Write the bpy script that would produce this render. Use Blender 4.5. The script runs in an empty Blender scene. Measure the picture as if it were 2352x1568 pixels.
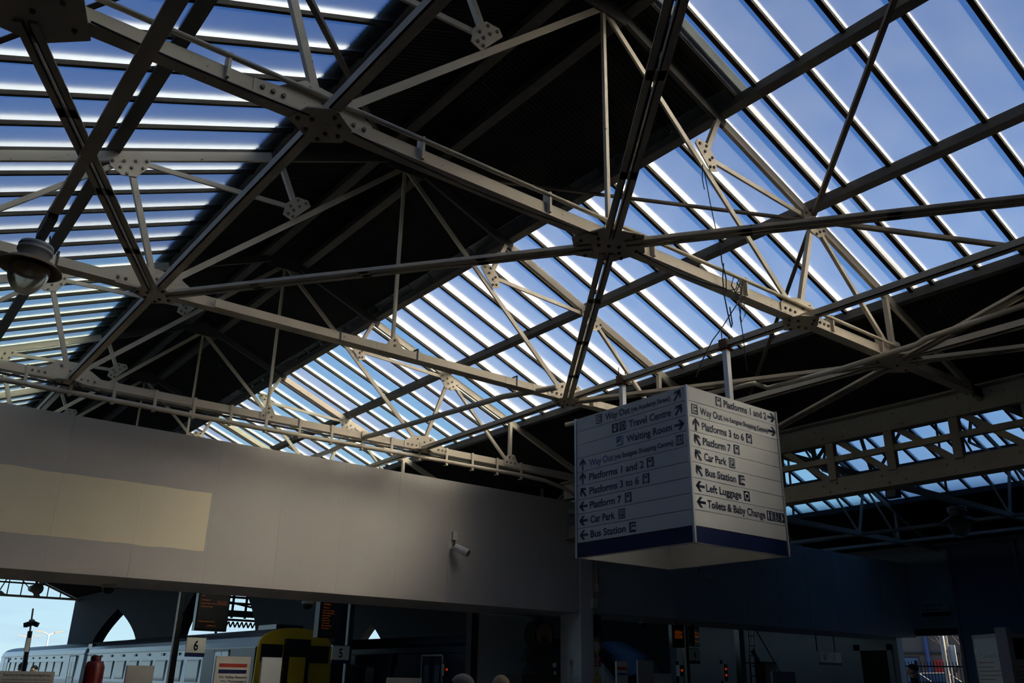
import bpy, bmesh, math, random
from mathutils import Vector, Matrix
random.seed(7)
SC = bpy.context.scene
COL = SC.collection

# ------------------------------------------------------------------ camera
F_PX, PITCH, ROLL, YAW = 1989.193, math.radians(21.2659), math.radians(-1.0755), math.radians(52.4972)
EYE = Vector((0.0, 0.0, 1.6))
_fh = Vector((math.cos(YAW), math.sin(YAW), 0)); _r = Vector((math.sin(YAW), -math.cos(YAW), 0)); _z = Vector((0, 0, 1))
FW = math.cos(PITCH) * _fh + math.sin(PITCH) * _z
_u = -math.sin(PITCH) * _fh + math.cos(PITCH) * _z
RT = math.cos(ROLL) * _r - math.sin(ROLL) * _u
UP = math.sin(ROLL) * _r + math.cos(ROLL) * _u
cam_data = bpy.data.cameras.new('camera')
cam_data.sensor_width = 36.0
cam_data.lens = F_PX / 2352.0 * 36.0
cam_data.clip_start = 0.05
cam_data.clip_end = 2000
cam = bpy.data.objects.new('camera', cam_data)
COL.objects.link(cam)
m3 = Matrix((RT, UP, -FW)).transposed()
cam.matrix_world = Matrix.Translation(EYE) @ m3.to_4x4()
SC.camera = cam

# ------------------------------------------------------------------ sky, sun, exposure
SUN_DIR = Vector((0.42, -0.73, 0.54)).normalized()      # towards the sun, behind the viewer
world = bpy.data.worlds.new('sky')
SC.world = world
world.use_nodes = True
wn = world.node_tree
for n in list(wn.nodes): wn.nodes.remove(n)
w_out = wn.nodes.new('ShaderNodeOutputWorld')
w_bg = wn.nodes.new('ShaderNodeBackground')
# clear winter sky: pale cyan at the horizon deepening to blue overhead, with faint low cloud; the same all round
w_tc = wn.nodes.new('ShaderNodeTexCoord')
w_sep = wn.nodes.new('ShaderNodeSeparateXYZ'); wn.links.new(w_tc.outputs['Generated'], w_sep.inputs[0])
w_ramp = wn.nodes.new('ShaderNodeValToRGB')
SKY_STOPS = [(0.0, (0.60, 0.85, 0.94)), (0.12, (0.48, 0.75, 0.93)), (0.30, (0.21, 0.43, 0.80)), (0.55, (0.065, 0.18, 0.46)), (1.0, (0.035, 0.10, 0.28))]
el = w_ramp.color_ramp.elements
while len(el) < len(SKY_STOPS): el.new(0.5)
for e, (pos, c) in zip(el, SKY_STOPS): e.position = pos; e.color = (*c, 1)
wn.links.new(w_sep.outputs['Z'], w_ramp.inputs['Fac'])
w_map = wn.nodes.new('ShaderNodeMapping'); w_map.inputs['Scale'].default_value = (3, 3, 22); wn.links.new(w_tc.outputs['Generated'], w_map.inputs['Vector'])
w_nz = wn.nodes.new('ShaderNodeTexNoise'); w_nz.inputs['Scale'].default_value = 2.0; w_nz.inputs['Detail'].default_value = 5; wn.links.new(w_map.outputs[0], w_nz.inputs['Vector'])
w_cl = wn.nodes.new('ShaderNodeMapRange'); w_cl.inputs['From Min'].default_value = 0.50; w_cl.inputs['From Max'].default_value = 0.62; w_cl.inputs['To Max'].default_value = 0.35; wn.links.new(w_nz.outputs['Fac'], w_cl.inputs['Value'])
w_lo = wn.nodes.new('ShaderNodeMapRange'); w_lo.inputs['From Min'].default_value = 0.02; w_lo.inputs['From Max'].default_value = 0.10; w_lo.inputs['To Min'].default_value = 1; w_lo.inputs['To Max'].default_value = 0; wn.links.new(w_sep.outputs['Z'], w_lo.inputs['Value'])
w_mu = wn.nodes.new('ShaderNodeMath'); w_mu.operation = 'MULTIPLY'; wn.links.new(w_cl.outputs[0], w_mu.inputs[0]); wn.links.new(w_lo.outputs[0], w_mu.inputs[1])
w_mix = wn.nodes.new('ShaderNodeMix'); w_mix.data_type = 'RGBA'; w_mix.inputs['B'].default_value = (0.42, 0.56, 0.80, 1)
wn.links.new(w_mu.outputs[0], w_mix.inputs['Factor']); wn.links.new(w_ramp.outputs['Color'], w_mix.inputs['A'])
w_bg.inputs['Strength'].default_value = SKY_STRENGTH = 1.0
wn.links.new(w_mix.outputs['Result'], w_bg.inputs['Color'])
wn.links.new(w_bg.outputs['Background'], w_out.inputs['Surface'])
sun_data = bpy.data.lights.new('sun', 'SUN')
sun_data.energy = 9.5
sun_data.angle = math.radians(0.55)
sun_data.color = (1.0, 0.84, 0.62)
sun = bpy.data.objects.new('sun', sun_data)
COL.objects.link(sun)
sun.rotation_euler = SUN_DIR.to_track_quat('Z', 'Y').to_euler()
sun.location = SUN_DIR * 60
SC.view_settings.view_transform = 'Standard'
SC.view_settings.look = 'None'
SC.view_settings.gamma = 1.0
SC.view_settings.use_curve_mapping = False
SC.view_settings.exposure = 0.0
SC.cycles.sample_clamp_indirect = 0.0        # sunlight scattered by the roof glass is indirect light: keep all of it

# ------------------------------------------------------------------ pixel helpers (a pixel gives a direction only)
def ray(u, v): return (u - 1176.0) / F_PX * RT - (v - 784.0) / F_PX * UP + FW
def on_x(u, v, x): d = ray(u, v); return EYE + d * (x / d.x)
def on_y(u, v, y): d = ray(u, v); return EYE + d * (y / d.y)
def on_z(u, v, z): d = ray(u, v); return EYE + d * ((z - EYE.z) / d.z)
def px(p):
    q = Vector(p) - EYE; w = q.dot(FW)
    return 1176 + F_PX * q.dot(RT) / w, 784 - F_PX * q.dot(UP) / w

# ------------------------------------------------------------------ materials
MATS = {}
def node_mat(name):
    m = bpy.data.materials.new(name); m.use_nodes = True
    nt = m.node_tree
    for n in list(nt.nodes): nt.nodes.remove(n)
    out = nt.nodes.new('ShaderNodeOutputMaterial')
    MATS[name] = m
    return m, nt, out
def paint(name, col, rough=0.5, metal=0.0, var=0.12, scale=6.0, spots=None, spot_amt=0.0, emit=None, bump=0.0, spec=0.5):
    """paint or plain surface: a colour with a little noise, and optional specks of a second colour"""
    m, nt, out = node_mat(name)
    b = nt.nodes.new('ShaderNodeBsdfPrincipled')
    b.inputs['Roughness'].default_value = rough
    b.inputs['Metallic'].default_value = metal
    b.inputs['Specular IOR Level'].default_value = spec
    nt.links.new(b.outputs[0], out.inputs[0])
    tc = nt.nodes.new('ShaderNodeNewGeometry')
    n1 = nt.nodes.new('ShaderNodeTexNoise'); n1.inputs['Scale'].default_value = scale; n1.inputs['Detail'].default_value = 4
    nt.links.new(tc.outputs['Position'], n1.inputs['Vector'])
    mix = nt.nodes.new('ShaderNodeMix'); mix.data_type = 'RGBA'
    mix.inputs['A'].default_value = (*[c * (1 - var) for c in col], 1)
    mix.inputs['B'].default_value = (*[min(1, c * (1 + var)) for c in col], 1)
    nt.links.new(n1.outputs['Fac'], mix.inputs['Factor'])
    last = mix.outputs['Result']
    if spots:
        n2 = nt.nodes.new('ShaderNodeTexNoise'); n2.inputs['Scale'].default_value = scale * 5; n2.inputs['Detail'].default_value = 3
        nt.links.new(tc.outputs['Position'], n2.inputs['Vector'])
        ramp = nt.nodes.new('ShaderNodeValToRGB')
        ramp.color_ramp.elements[0].position = 1 - spot_amt; ramp.color_ramp.elements[1].position = min(1, 1 - spot_amt + 0.04)
        nt.links.new(n2.outputs['Fac'], ramp.inputs['Fac'])
        mx = nt.nodes.new('ShaderNodeMix'); mx.data_type = 'RGBA'
        nt.links.new(ramp.outputs['Color'], mx.inputs['Factor'])
        nt.links.new(last, mx.inputs['A']); mx.inputs['B'].default_value = (*spots, 1)
        last = mx.outputs['Result']
    nt.links.new(last, b.inputs['Base Color'])
    if bump:
        bp = nt.nodes.new('ShaderNodeBump'); bp.inputs['Strength'].default_value = bump
        nt.links.new(n1.outputs['Fac'], bp.inputs['Height']); nt.links.new(bp.outputs['Normal'], b.inputs['Normal'])
    if emit:
        b.inputs['Emission Color'].default_value = (*emit[0], 1); b.inputs['Emission Strength'].default_value = emit[1]
    return m
def roof_glass(name, tint, rough, haze, haze_col):
    """obscured roof glass: rough transmission with a dusty film that scatters sunlight"""
    m, nt, out = node_mat(name)
    rf = nt.nodes.new('ShaderNodeBsdfGlass'); rf.distribution = 'MULTI_GGX'; rf.inputs['Roughness'].default_value = rough; rf.inputs['IOR'].default_value = 1.3
    rf.inputs['Color'].default_value = (*tint, 1)
    tr = nt.nodes.new('ShaderNodeBsdfTranslucent'); tr.inputs['Color'].default_value = (*haze_col, 1)
    geo = nt.nodes.new('ShaderNodeNewGeometry')
    nz = nt.nodes.new('ShaderNodeTexNoise'); nz.inputs['Scale'].default_value = 2.2; nz.inputs['Detail'].default_value = 5
    nt.links.new(geo.outputs['Position'], nz.inputs['Vector'])
    mr = nt.nodes.new('ShaderNodeMapRange'); mr.inputs['From Min'].default_value = 0.3; mr.inputs['From Max'].default_value = 0.7
    mr.inputs['To Min'].default_value = haze * 0.75; mr.inputs['To Max'].default_value = haze * 1.25
    nt.links.new(nz.outputs['Fac'], mr.inputs['Value'])
    mx = nt.nodes.new('ShaderNodeMixShader')
    nt.links.new(mr.outputs['Result'], mx.inputs[0]); nt.links.new(rf.outputs[0], mx.inputs[1]); nt.links.new(tr.outputs[0], mx.inputs[2])
    nt.links.new(mx.outputs[0], out.inputs[0])
    return m

# ------------------------------------------------------------------ mesh helpers
class MB:
    def __init__(self): self.v = []; self.f = []
    def add(self, vs, fs):
        o = len(self.v); self.v += [tuple(p) for p in vs]; self.f += [tuple(i + o for i in f) for f in fs]; return self
    def box(self, x0, x1, y0, y1, z0, z1):
        vs = [(x, y, z) for z in (z0, z1) for y in (y0, y1) for x in (x0, x1)]
        return self.add(vs, [(0, 2, 3, 1), (4, 5, 7, 6), (0, 1, 5, 4), (2, 6, 7, 3), (0, 4, 6, 2), (1, 3, 7, 5)])
    def beam(self, a, b, w, h, up=(0, 0, 1), dw=0.0, dh=0.0):
        """bar from a to b; h is measured along up, w across it"""
        a = Vector(a); b = Vector(b); d = (b - a).normalized()
        s = d.cross(Vector(up)); s = s.normalized() if s.length > 1e-6 else d.orthogonal().normalized()
        t = s.cross(d).normalized()
        vs = []
        for p in (a, b):
            for k in ((-1, -1), (1, -1), (1, 1), (-1, 1)):
                vs.append(p + s * (dw + k[0] * w / 2) + t * (dh + k[1] * h / 2))
        return self.add(vs, [(0, 1, 2, 3), (7, 6, 5, 4), (0, 4, 5, 1), (1, 5, 6, 2), (2, 6, 7, 3), (3, 7, 4, 0)])
    def angle(self, a, b, leg=0.1, t=0.012, up=(0, 0, 1), flip=1, leg2=None):
        """rolled angle: one leg lies flat (below), one stands up"""
        leg2 = leg2 or leg
        self.beam(a, b, leg, t, up)
        return self.beam(a, b, t, leg2, up, dw=flip * (leg / 2 - t / 2), dh=leg2 / 2 - t / 2)
    def prism(self, pts, n, t):
        """flat polygon pts (3D, in one plane) given thickness t along n"""
        n = Vector(n).normalized(); k = len(pts)
        vs = [Vector(p) - n * t / 2 for p in pts] + [Vector(p) + n * t / 2 for p in pts]
        return self.add(vs, [tuple(range(k - 1, -1, -1)), tuple(range(k, 2 * k))] + [(i, (i + 1) % k, (i + 1) % k + k, i + k) for i in range(k)])
    def tube(self, a, b, r, n=8, r2=None, cap=True):
        a = Vector(a); b = Vector(b); d = (b - a).normalized(); s = d.orthogonal().normalized(); t = d.cross(s)
        r2 = r if r2 is None else r2
        vs = [p + (s * math.cos(2 * math.pi * i / n) + t * math.sin(2 * math.pi * i / n)) * rr for p, rr in ((a, r), (b, r2)) for i in range(n)]
        fs = [(i, (i + 1) % n, (i + 1) % n + n, i + n) for i in range(n)]
        if cap: fs += [tuple(range(n - 1, -1, -1)), tuple(range(n, 2 * n))]
        return self.add(vs, fs)
    def path(self, pts, r, n=6):
        pts = [Vector(p) for p in pts]; rings = []
        for i, p in enumerate(pts):
            d = (pts[min(i + 1, len(pts) - 1)] - pts[max(i - 1, 0)]).normalized()
            ref = Vector((0, 0, 1)) if abs(d.z) < 0.9 else Vector((1, 0, 0))
            s = d.cross(ref).normalized(); t = s.cross(d)
            rings.append([p + (s * math.cos(2 * math.pi * k / n) + t * math.sin(2 * math.pi * k / n)) * r for k in range(n)])
        vs = [q for rg in rings for q in rg]; fs = []
        for i in range(len(pts) - 1):
            for k in range(n): fs.append((i * n + k, i * n + (k + 1) % n, (i + 1) * n + (k + 1) % n, (i + 1) * n + k))
        fs += [tuple(range(n - 1, -1, -1)), tuple(range((len(pts) - 1) * n, len(pts) * n))]
        return self.add(vs, fs)
    def lathe(self, prof, c=(0, 0, 0), n=24):
        """profile [(r, z)] turned about the vertical through c"""
        c = Vector(c); vs = [c + Vector((r * math.cos(2 * math.pi * i / n), r * math.sin(2 * math.pi * i / n), z)) for r, z in prof for i in range(n)]
        fs = [(j * n + i, j * n + (i + 1) % n, (j + 1) * n + (i + 1) % n, (j + 1) * n + i) for j in range(len(prof) - 1) for i in range(n)]
        return self.add(vs, fs)
    def mesh(self, name):
        me = bpy.data.meshes.new(name); me.from_pydata(self.v, [], self.f); me.update(); return me
def obj(name, mb, mat, parent=None, loc=None, smooth=False):
    me = mb if isinstance(mb, bpy.types.Mesh) else mb.mesh(name)
    if mat is not None and not me.materials: me.materials.append(MATS[mat] if isinstance(mat, str) else mat)
    if smooth:
        for p in me.polygons: p.use_smooth = True
    o = bpy.data.objects.new(name, me); COL.objects.link(o)
    if parent is not None: o.parent = parent
    if loc is not None: o.location = loc
    return o
def tag(o, label=None, cat=None, group=None, kind=None):
    if label: o['label'] = label
    if cat: o['category'] = cat
    if group: o['group'] = group
    if kind: o['kind'] = kind
    return o
def thing(name, label, cat, loc=(0, 0, 0), group=None, rotz=0.0):
    o = bpy.data.objects.new(name, None); COL.objects.link(o); o.location = loc; o.rotation_euler = (0, 0, rotz)
    o.empty_display_size = 0.2
    return tag(o, label, cat, group)
def struct(name, loc=(0, 0, 0), label=None):
    o = bpy.data.objects.new(name, None); COL.objects.link(o); o.location = loc
    return tag(o, label, None, None, 'structure')
def copy_tree(o, parent=None):
    c = o.copy(); COL.objects.link(c); c.parent = parent
    for ch in list(o.children): copy_tree(ch, c)
    return c
def text_mesh(s, name='lettering', bold=0.026):
    """a line of lettering as a flat mesh, 1 unit per em, baseline at y = 0"""
    cu = bpy.data.curves.new(name, 'FONT'); cu.body = s; cu.size = 1.0; cu.resolution_u = 3; cu.extrude = 0.0; cu.offset = bold
    o = bpy.data.objects.new(name, cu); COL.objects.link(o)
    dg = bpy.context.evaluated_depsgraph_get(); dg.update()
    me = bpy.data.meshes.new_from_object(o.evaluated_get(dg))
    bpy.data.objects.remove(o); bpy.data.curves.remove(cu)
    return me
TEXT_CACHE = {}
def lettering(s, mat, parent, origin, ex, ey, width=None, cap=None, name='lettering', thick=0.003):
    """text s with its baseline start at origin, running along ex, upright along ey; scaled to width and cap height"""
    if s not in TEXT_CACHE:
        me = text_mesh(s); xs = [v.co.x for v in me.vertices]
        TEXT_CACHE[s] = ([v.co.copy() for v in me.vertices], [tuple(p.vertices) for p in me.polygons], min(xs), max(xs))
        bpy.data.meshes.remove(me)
    vs, fs, x0, x1 = TEXT_CACHE[s]
    sy = cap / 0.729; sx = (width / (x1 - x0)) if width else sy
    ex = Vector(ex).normalized(); ey = Vector(ey).normalized(); n = ex.cross(ey)
    mb = MB(); mb.add([Vector(origin) + ex * ((v.x - x0) * sx) + ey * (v.y * sy) + n * thick for v in vs], fs)
    return obj(name, mb, mat, parent)
def flat(pts, origin, ex, ey, off):
    """2D polygon to 3D on a plane"""
    ex = Vector(ex).normalized(); ey = Vector(ey).normalized(); n = ex.cross(ey)
    return [Vector(origin) + ex * a + ey * b + n * off for a, b in pts]

# ------------------------------------------------------------------ the materials of the place
paint('bar_iron', (0.045, 0.038, 0.03), 0.7, var=0.25, scale=10, spec=0.2)
paint('cream_paint', (0.60, 0.52, 0.385), 0.55, var=0.10, scale=3, spots=(0.20, 0.12, 0.07), spot_amt=0.30)
paint('cream_bolt', (0.22, 0.17, 0.12), 0.6, var=0.2, scale=30)
paint('grey_paint', (0.42, 0.41, 0.38), 0.55, var=0.12, scale=4)
paint('iron_brown', (0.16, 0.13, 0.10), 0.7, var=0.2, scale=8)
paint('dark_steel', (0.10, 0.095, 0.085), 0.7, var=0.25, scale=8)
paint('girder_paint', (0.42, 0.365, 0.25), 0.6, var=0.15, scale=3, spots=(0.10, 0.07, 0.05), spot_amt=0.3)
paint('bar_metal', (0.80, 0.78, 0.74), 0.45, metal=0.0, var=0.1, scale=10)
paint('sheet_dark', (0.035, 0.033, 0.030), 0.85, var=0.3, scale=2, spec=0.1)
paint('timber_dark', (0.05, 0.045, 0.04), 0.8, var=0.3, scale=5, spec=0.2)
roof_glass('glass_frosted', (0.74, 0.82, 0.92), 0.34, 0.02, (0.85, 0.86, 0.90))
roof_glass('glass_dusty', (0.90, 0.94, 1.0), 0.31, 0.06, (0.76, 0.86, 0.92))
roof_glass('glass_clear', (0.88, 0.98, 1.0), 0.20, 0.03, (0.85, 0.88, 0.92))
paint('floor_tile', (0.20, 0.165, 0.13), 0.4, var=0.2, scale=1.5)
paint('black_rubber', (0.012, 0.012, 0.013), 0.6, var=0.2)

# ------------------------------------------------------------------ roof geometry (metres)
XM, SLOPE, Z_APEX, TIE_Z, HALF = 5.797, 0.41, 9.28, 6.0, 8.2
TRUSS_Y = [1.37, 5.894, 10.416, 14.921, 19.526, 24.1, 28.65, 33.2]
GLASS_UP = 0.22
SEC = math.sqrt(1 + SLOPE * SLOPE)
def rp(s, d, y, up=0.0, xm=XM): return Vector((xm + s * d, y, Z_APEX - SLOPE * d + up))
def slope_box(s, d0, d1, y0, y1, u0, u1, xm=0.0):
    """box lying on a roof slope, in ridge coordinates"""
    mb = MB(); vs = [rp(s, d, y, u, xm) for u in (u0, u1) for y in (y0, y1) for d in (d0, d1)]
    fs = [(0, 2, 3, 1), (4, 5, 7, 6), (0, 1, 5, 4), (2, 6, 7, 3), (0, 4, 6, 2), (1, 3, 7, 5)]
    return mb.add(vs, fs if s > 0 else [f[::-1] for f in fs])
def sheet_mesh(s, d0, d1, width, up, period=0.076, amp=0.012):
    mb = MB(); n = max(2, round(width / period)) * 4
    ys = [width * i / n for i in range(n + 1)]; zs = [amp * math.sin(2 * math.pi * i / 4 + 0.8) for i in range(n + 1)]
    vs = [rp(s, d, y, up + z, 0.0) for d in (d0, d1) for y, z in zip(ys, zs)]
    mb.add(vs, [(i, i + 1, i + n + 2, i + n + 1) for i in range(n)])
    return mb.mesh('corrugated_sheet')
def bar_mesh(s, d0, d1, w=0.05, cap=0.11):
    """dark iron bar under the glass, and the pale upstand that stands out of the roof above it"""
    return slope_box(s, d0, d1, -w / 2, w / 2, GLASS_UP - 0.06, GLASS_UP - 0.002).mesh('glazing_bar'), slope_box(s, d0, d1, -0.014, 0.014, GLASS_UP - 0.002, GLASS_UP + cap).mesh('bar_cap')
def pane_mesh(s, d0, d1, width): return slope_box(s, d0, d1, 0.017, width - 0.017, GLASS_UP, GLASS_UP + 0.008).mesh('pane')

def slope_cover(root, xm, s, ys, d0, d1, clear=(), w=0.05, cap=0.11, glass='glass_dusty', skip_first=False):
    """bars at ys and a pane in every gap, children of the ceiling root (which sits at the ridge, x = xm)"""
    bm_, bcap = bar_mesh(s, d0 - 0.12, d1 + 0.05, w, cap); pm = {}
    for i, y in enumerate(ys):
        if not (skip_first and i == 0): bo = obj('glazing_bar', bm_, 'bar_iron', root, (0, y, 0)); obj('bar_cap', bcap, 'bar_metal', bo)
        if i + 1 < len(ys):
            wd = round(ys[i + 1] - y, 3); c = i in clear if not callable(clear) else clear(i, y)
            if (wd, c) not in pm: pm[wd, c] = pane_mesh(s, d0 - 0.25, d1, wd)
            obj('pane', pm[wd, c], 'glass_clear' if c else glass, root, (0, y, 0))
def sheets(root, s, d0, d1, y0, y1, step, up):
    me = {}; y = y0
    while y < y1 - 0.05:
        wd = round(min(step, y1 - y), 3)
        if wd not in me: me[wd] = sheet_mesh(s, d0, d1, wd, up)
        obj('corrugated_sheet', me[wd], 'sheet_dark', root, (0, y, 0)); y += wd

Y0, Y1, Y_END = -9.0, 34.0, 66.0
frange = lambda a, b, st: [a + st * i for i in range(int(round((b - a) / st)) + 1)]
near_bars = [5.62, 5.30] + [4.66 - 0.61 * i for i in range(7)]
near_bars = sorted(near_bars)
right_bars = [5.62] + [6.03 + 0.672 * i for i in range(42)]
left_bars = [8.59 + 0.672 * i for i in range(-11, 38)]
clear_right = lambda i, y: y > 14.6 and (i * 7) % 5 in (0, 1, 3)

ceil_r = struct('ceiling', (XM, 0, 0))
rb_split = max(i for i, y in enumerate(right_bars) if y < 15.2)
slope_cover(ceil_r, XM, 1, right_bars[:rb_split + 1], 2.17, 6.05, clear_right, cap=0.14)
slope_cover(ceil_r, XM, 1, right_bars[rb_split:], 2.17, 6.05, clear_right, cap=0.075, skip_first=True)
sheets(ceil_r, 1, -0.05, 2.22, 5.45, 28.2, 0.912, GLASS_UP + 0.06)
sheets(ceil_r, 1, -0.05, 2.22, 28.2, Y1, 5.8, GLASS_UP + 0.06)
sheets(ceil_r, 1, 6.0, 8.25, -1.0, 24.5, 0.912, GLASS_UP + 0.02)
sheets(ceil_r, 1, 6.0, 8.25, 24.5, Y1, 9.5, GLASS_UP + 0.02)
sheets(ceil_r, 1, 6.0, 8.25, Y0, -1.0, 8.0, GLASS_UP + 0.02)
ceil_n = struct('ceiling', (XM, 0, 0))
slope_cover(ceil_n, XM, 1, near_bars, 0.45, 6.05, (), w=0.06, cap=0.10)
obj('ridge_board', slope_box(1, -0.02, 0.5, near_bars[0], 5.5, GLASS_UP + 0.05, GLASS_UP + 0.07), 'sheet_dark', ceil_n)
ceil_l = struct('ceiling', (XM, 0, 0))
lb_split = max(i for i, y in enumerate(left_bars) if y < 15.2)
slope_cover(ceil_l, XM, -1, left_bars[:lb_split + 1], 2.08, 6.05, (), cap=0.08, glass='glass_frosted')
slope_cover(ceil_l, XM, -1, left_bars[lb_split:], 2.08, 6.05, lambda i, y: True, cap=0.045, skip_first=True)
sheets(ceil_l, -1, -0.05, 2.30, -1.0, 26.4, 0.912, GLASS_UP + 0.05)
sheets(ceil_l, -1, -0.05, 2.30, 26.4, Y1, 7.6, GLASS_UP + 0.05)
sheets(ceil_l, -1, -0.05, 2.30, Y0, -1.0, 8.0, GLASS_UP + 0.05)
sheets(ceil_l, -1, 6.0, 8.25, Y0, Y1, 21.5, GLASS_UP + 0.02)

for root, s, e0, e1 in ((ceil_r, 1, 2.17, 6.05), (ceil_l, -1, 2.08, 6.05)):      # the unseen far stretch over the platforms, made opaque to darken them
    obj('unseen_roof_cover', slope_box(s, 2.0, 6.1, right_bars[-1] if s > 0 else left_bars[-1], Y_END, GLASS_UP, GLASS_UP + 0.02), 'sheet_dark', root)
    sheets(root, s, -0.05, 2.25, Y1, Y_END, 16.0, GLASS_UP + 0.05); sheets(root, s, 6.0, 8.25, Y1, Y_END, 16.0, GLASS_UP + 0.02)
obj('unseen_roof_cover', slope_box(1, -0.02, 6.1, Y0, near_bars[0], GLASS_UP, GLASS_UP + 0.02), 'sheet_dark', ceil_n)      # unseen stretch over the viewer, made opaque to cut the sky light
obj('unseen_roof_cover', slope_box(-1, 2.0, 6.1, Y0, left_bars[0], GLASS_UP, GLASS_UP + 0.02), 'sheet_dark', ceil_l)  # left slope likewise: unseen and opaque, to hold back sky light
for root, s, d in ((ceil_r, 1, 0.4), (ceil_r, 1, 2.1), (ceil_r, 1, 3.93), (ceil_r, 1, 5.97), (ceil_l, -1, 0.4), (ceil_l, -1, 2.02), (ceil_l, -1, 4.15), (ceil_l, -1, 5.97)):
    mb = MB(); a, b = rp(s, d, Y0, 0, 0), rp(s, d, Y_END, 0, 0)
    w = 0.11 if d < 5 else 0.09
    mb.beam(a + Vector((0, 0, 0.145)), b + Vector((0, 0, 0.145)), w, 0.15)
    mb.beam(a + Vector((0, 0, 0.078)), b + Vector((0, 0, 0.078)), w + 0.05, 0.014)
    obj('purlin', mb, 'dark_steel', root)

# ------------------------------------------------------------------ roof trusses
N = {'H': (7.9, 0.0), 'E': (5.65, 0.0), 'P': (5.65, 0.90), 'R': (3.36, 0.0), 'G': (1.70, 1.736), 'F': (3.95, 1.62), 'T': (2.02, 2.40), 'A': (0, 3.10), 'M': (0, 0)}
def nd(k, s=1): return Vector((N[k][0] * s, 0, N[k][1]))
BOLT = MB().tube((0, 0, 0), (0, -0.022, 0), 0.021, 8, 0.017).mesh('bolt')
BOLT_DOWN = MB().tube((0, 0, 0), (0, 0, -0.022), 0.021, 8, 0.017).mesh('bolt')
def bolts(parent, spots, down=False):
    for p in spots: obj('bolt', BOLT_DOWN if down else BOLT, 'cream_bolt', parent, p)
def gusset(root, pts, bolt_xz, y=-0.035, name='gusset_plate', mat='cream_paint'):
    g = obj(name, MB().prism([(x, y, z) for x, z in pts], (0, 1, 0), 0.014), mat, root)
    bolts(g, [(x, y - 0.007, z) for x, z in bolt_xz]); return g
def pad(root, pts, bolt_xy, z=-0.085, name='bracing_plate'):
    """flat plate bolted under the tie where the wind bracing meets it"""
    g = obj(name, MB().prism([(x, y, z) for x, y in pts], (0, 0, 1), 0.014), 'cream_paint', root)
    bolts(g, [(x, y, z - 0.007) for x, y in bolt_xy], True); return g
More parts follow.
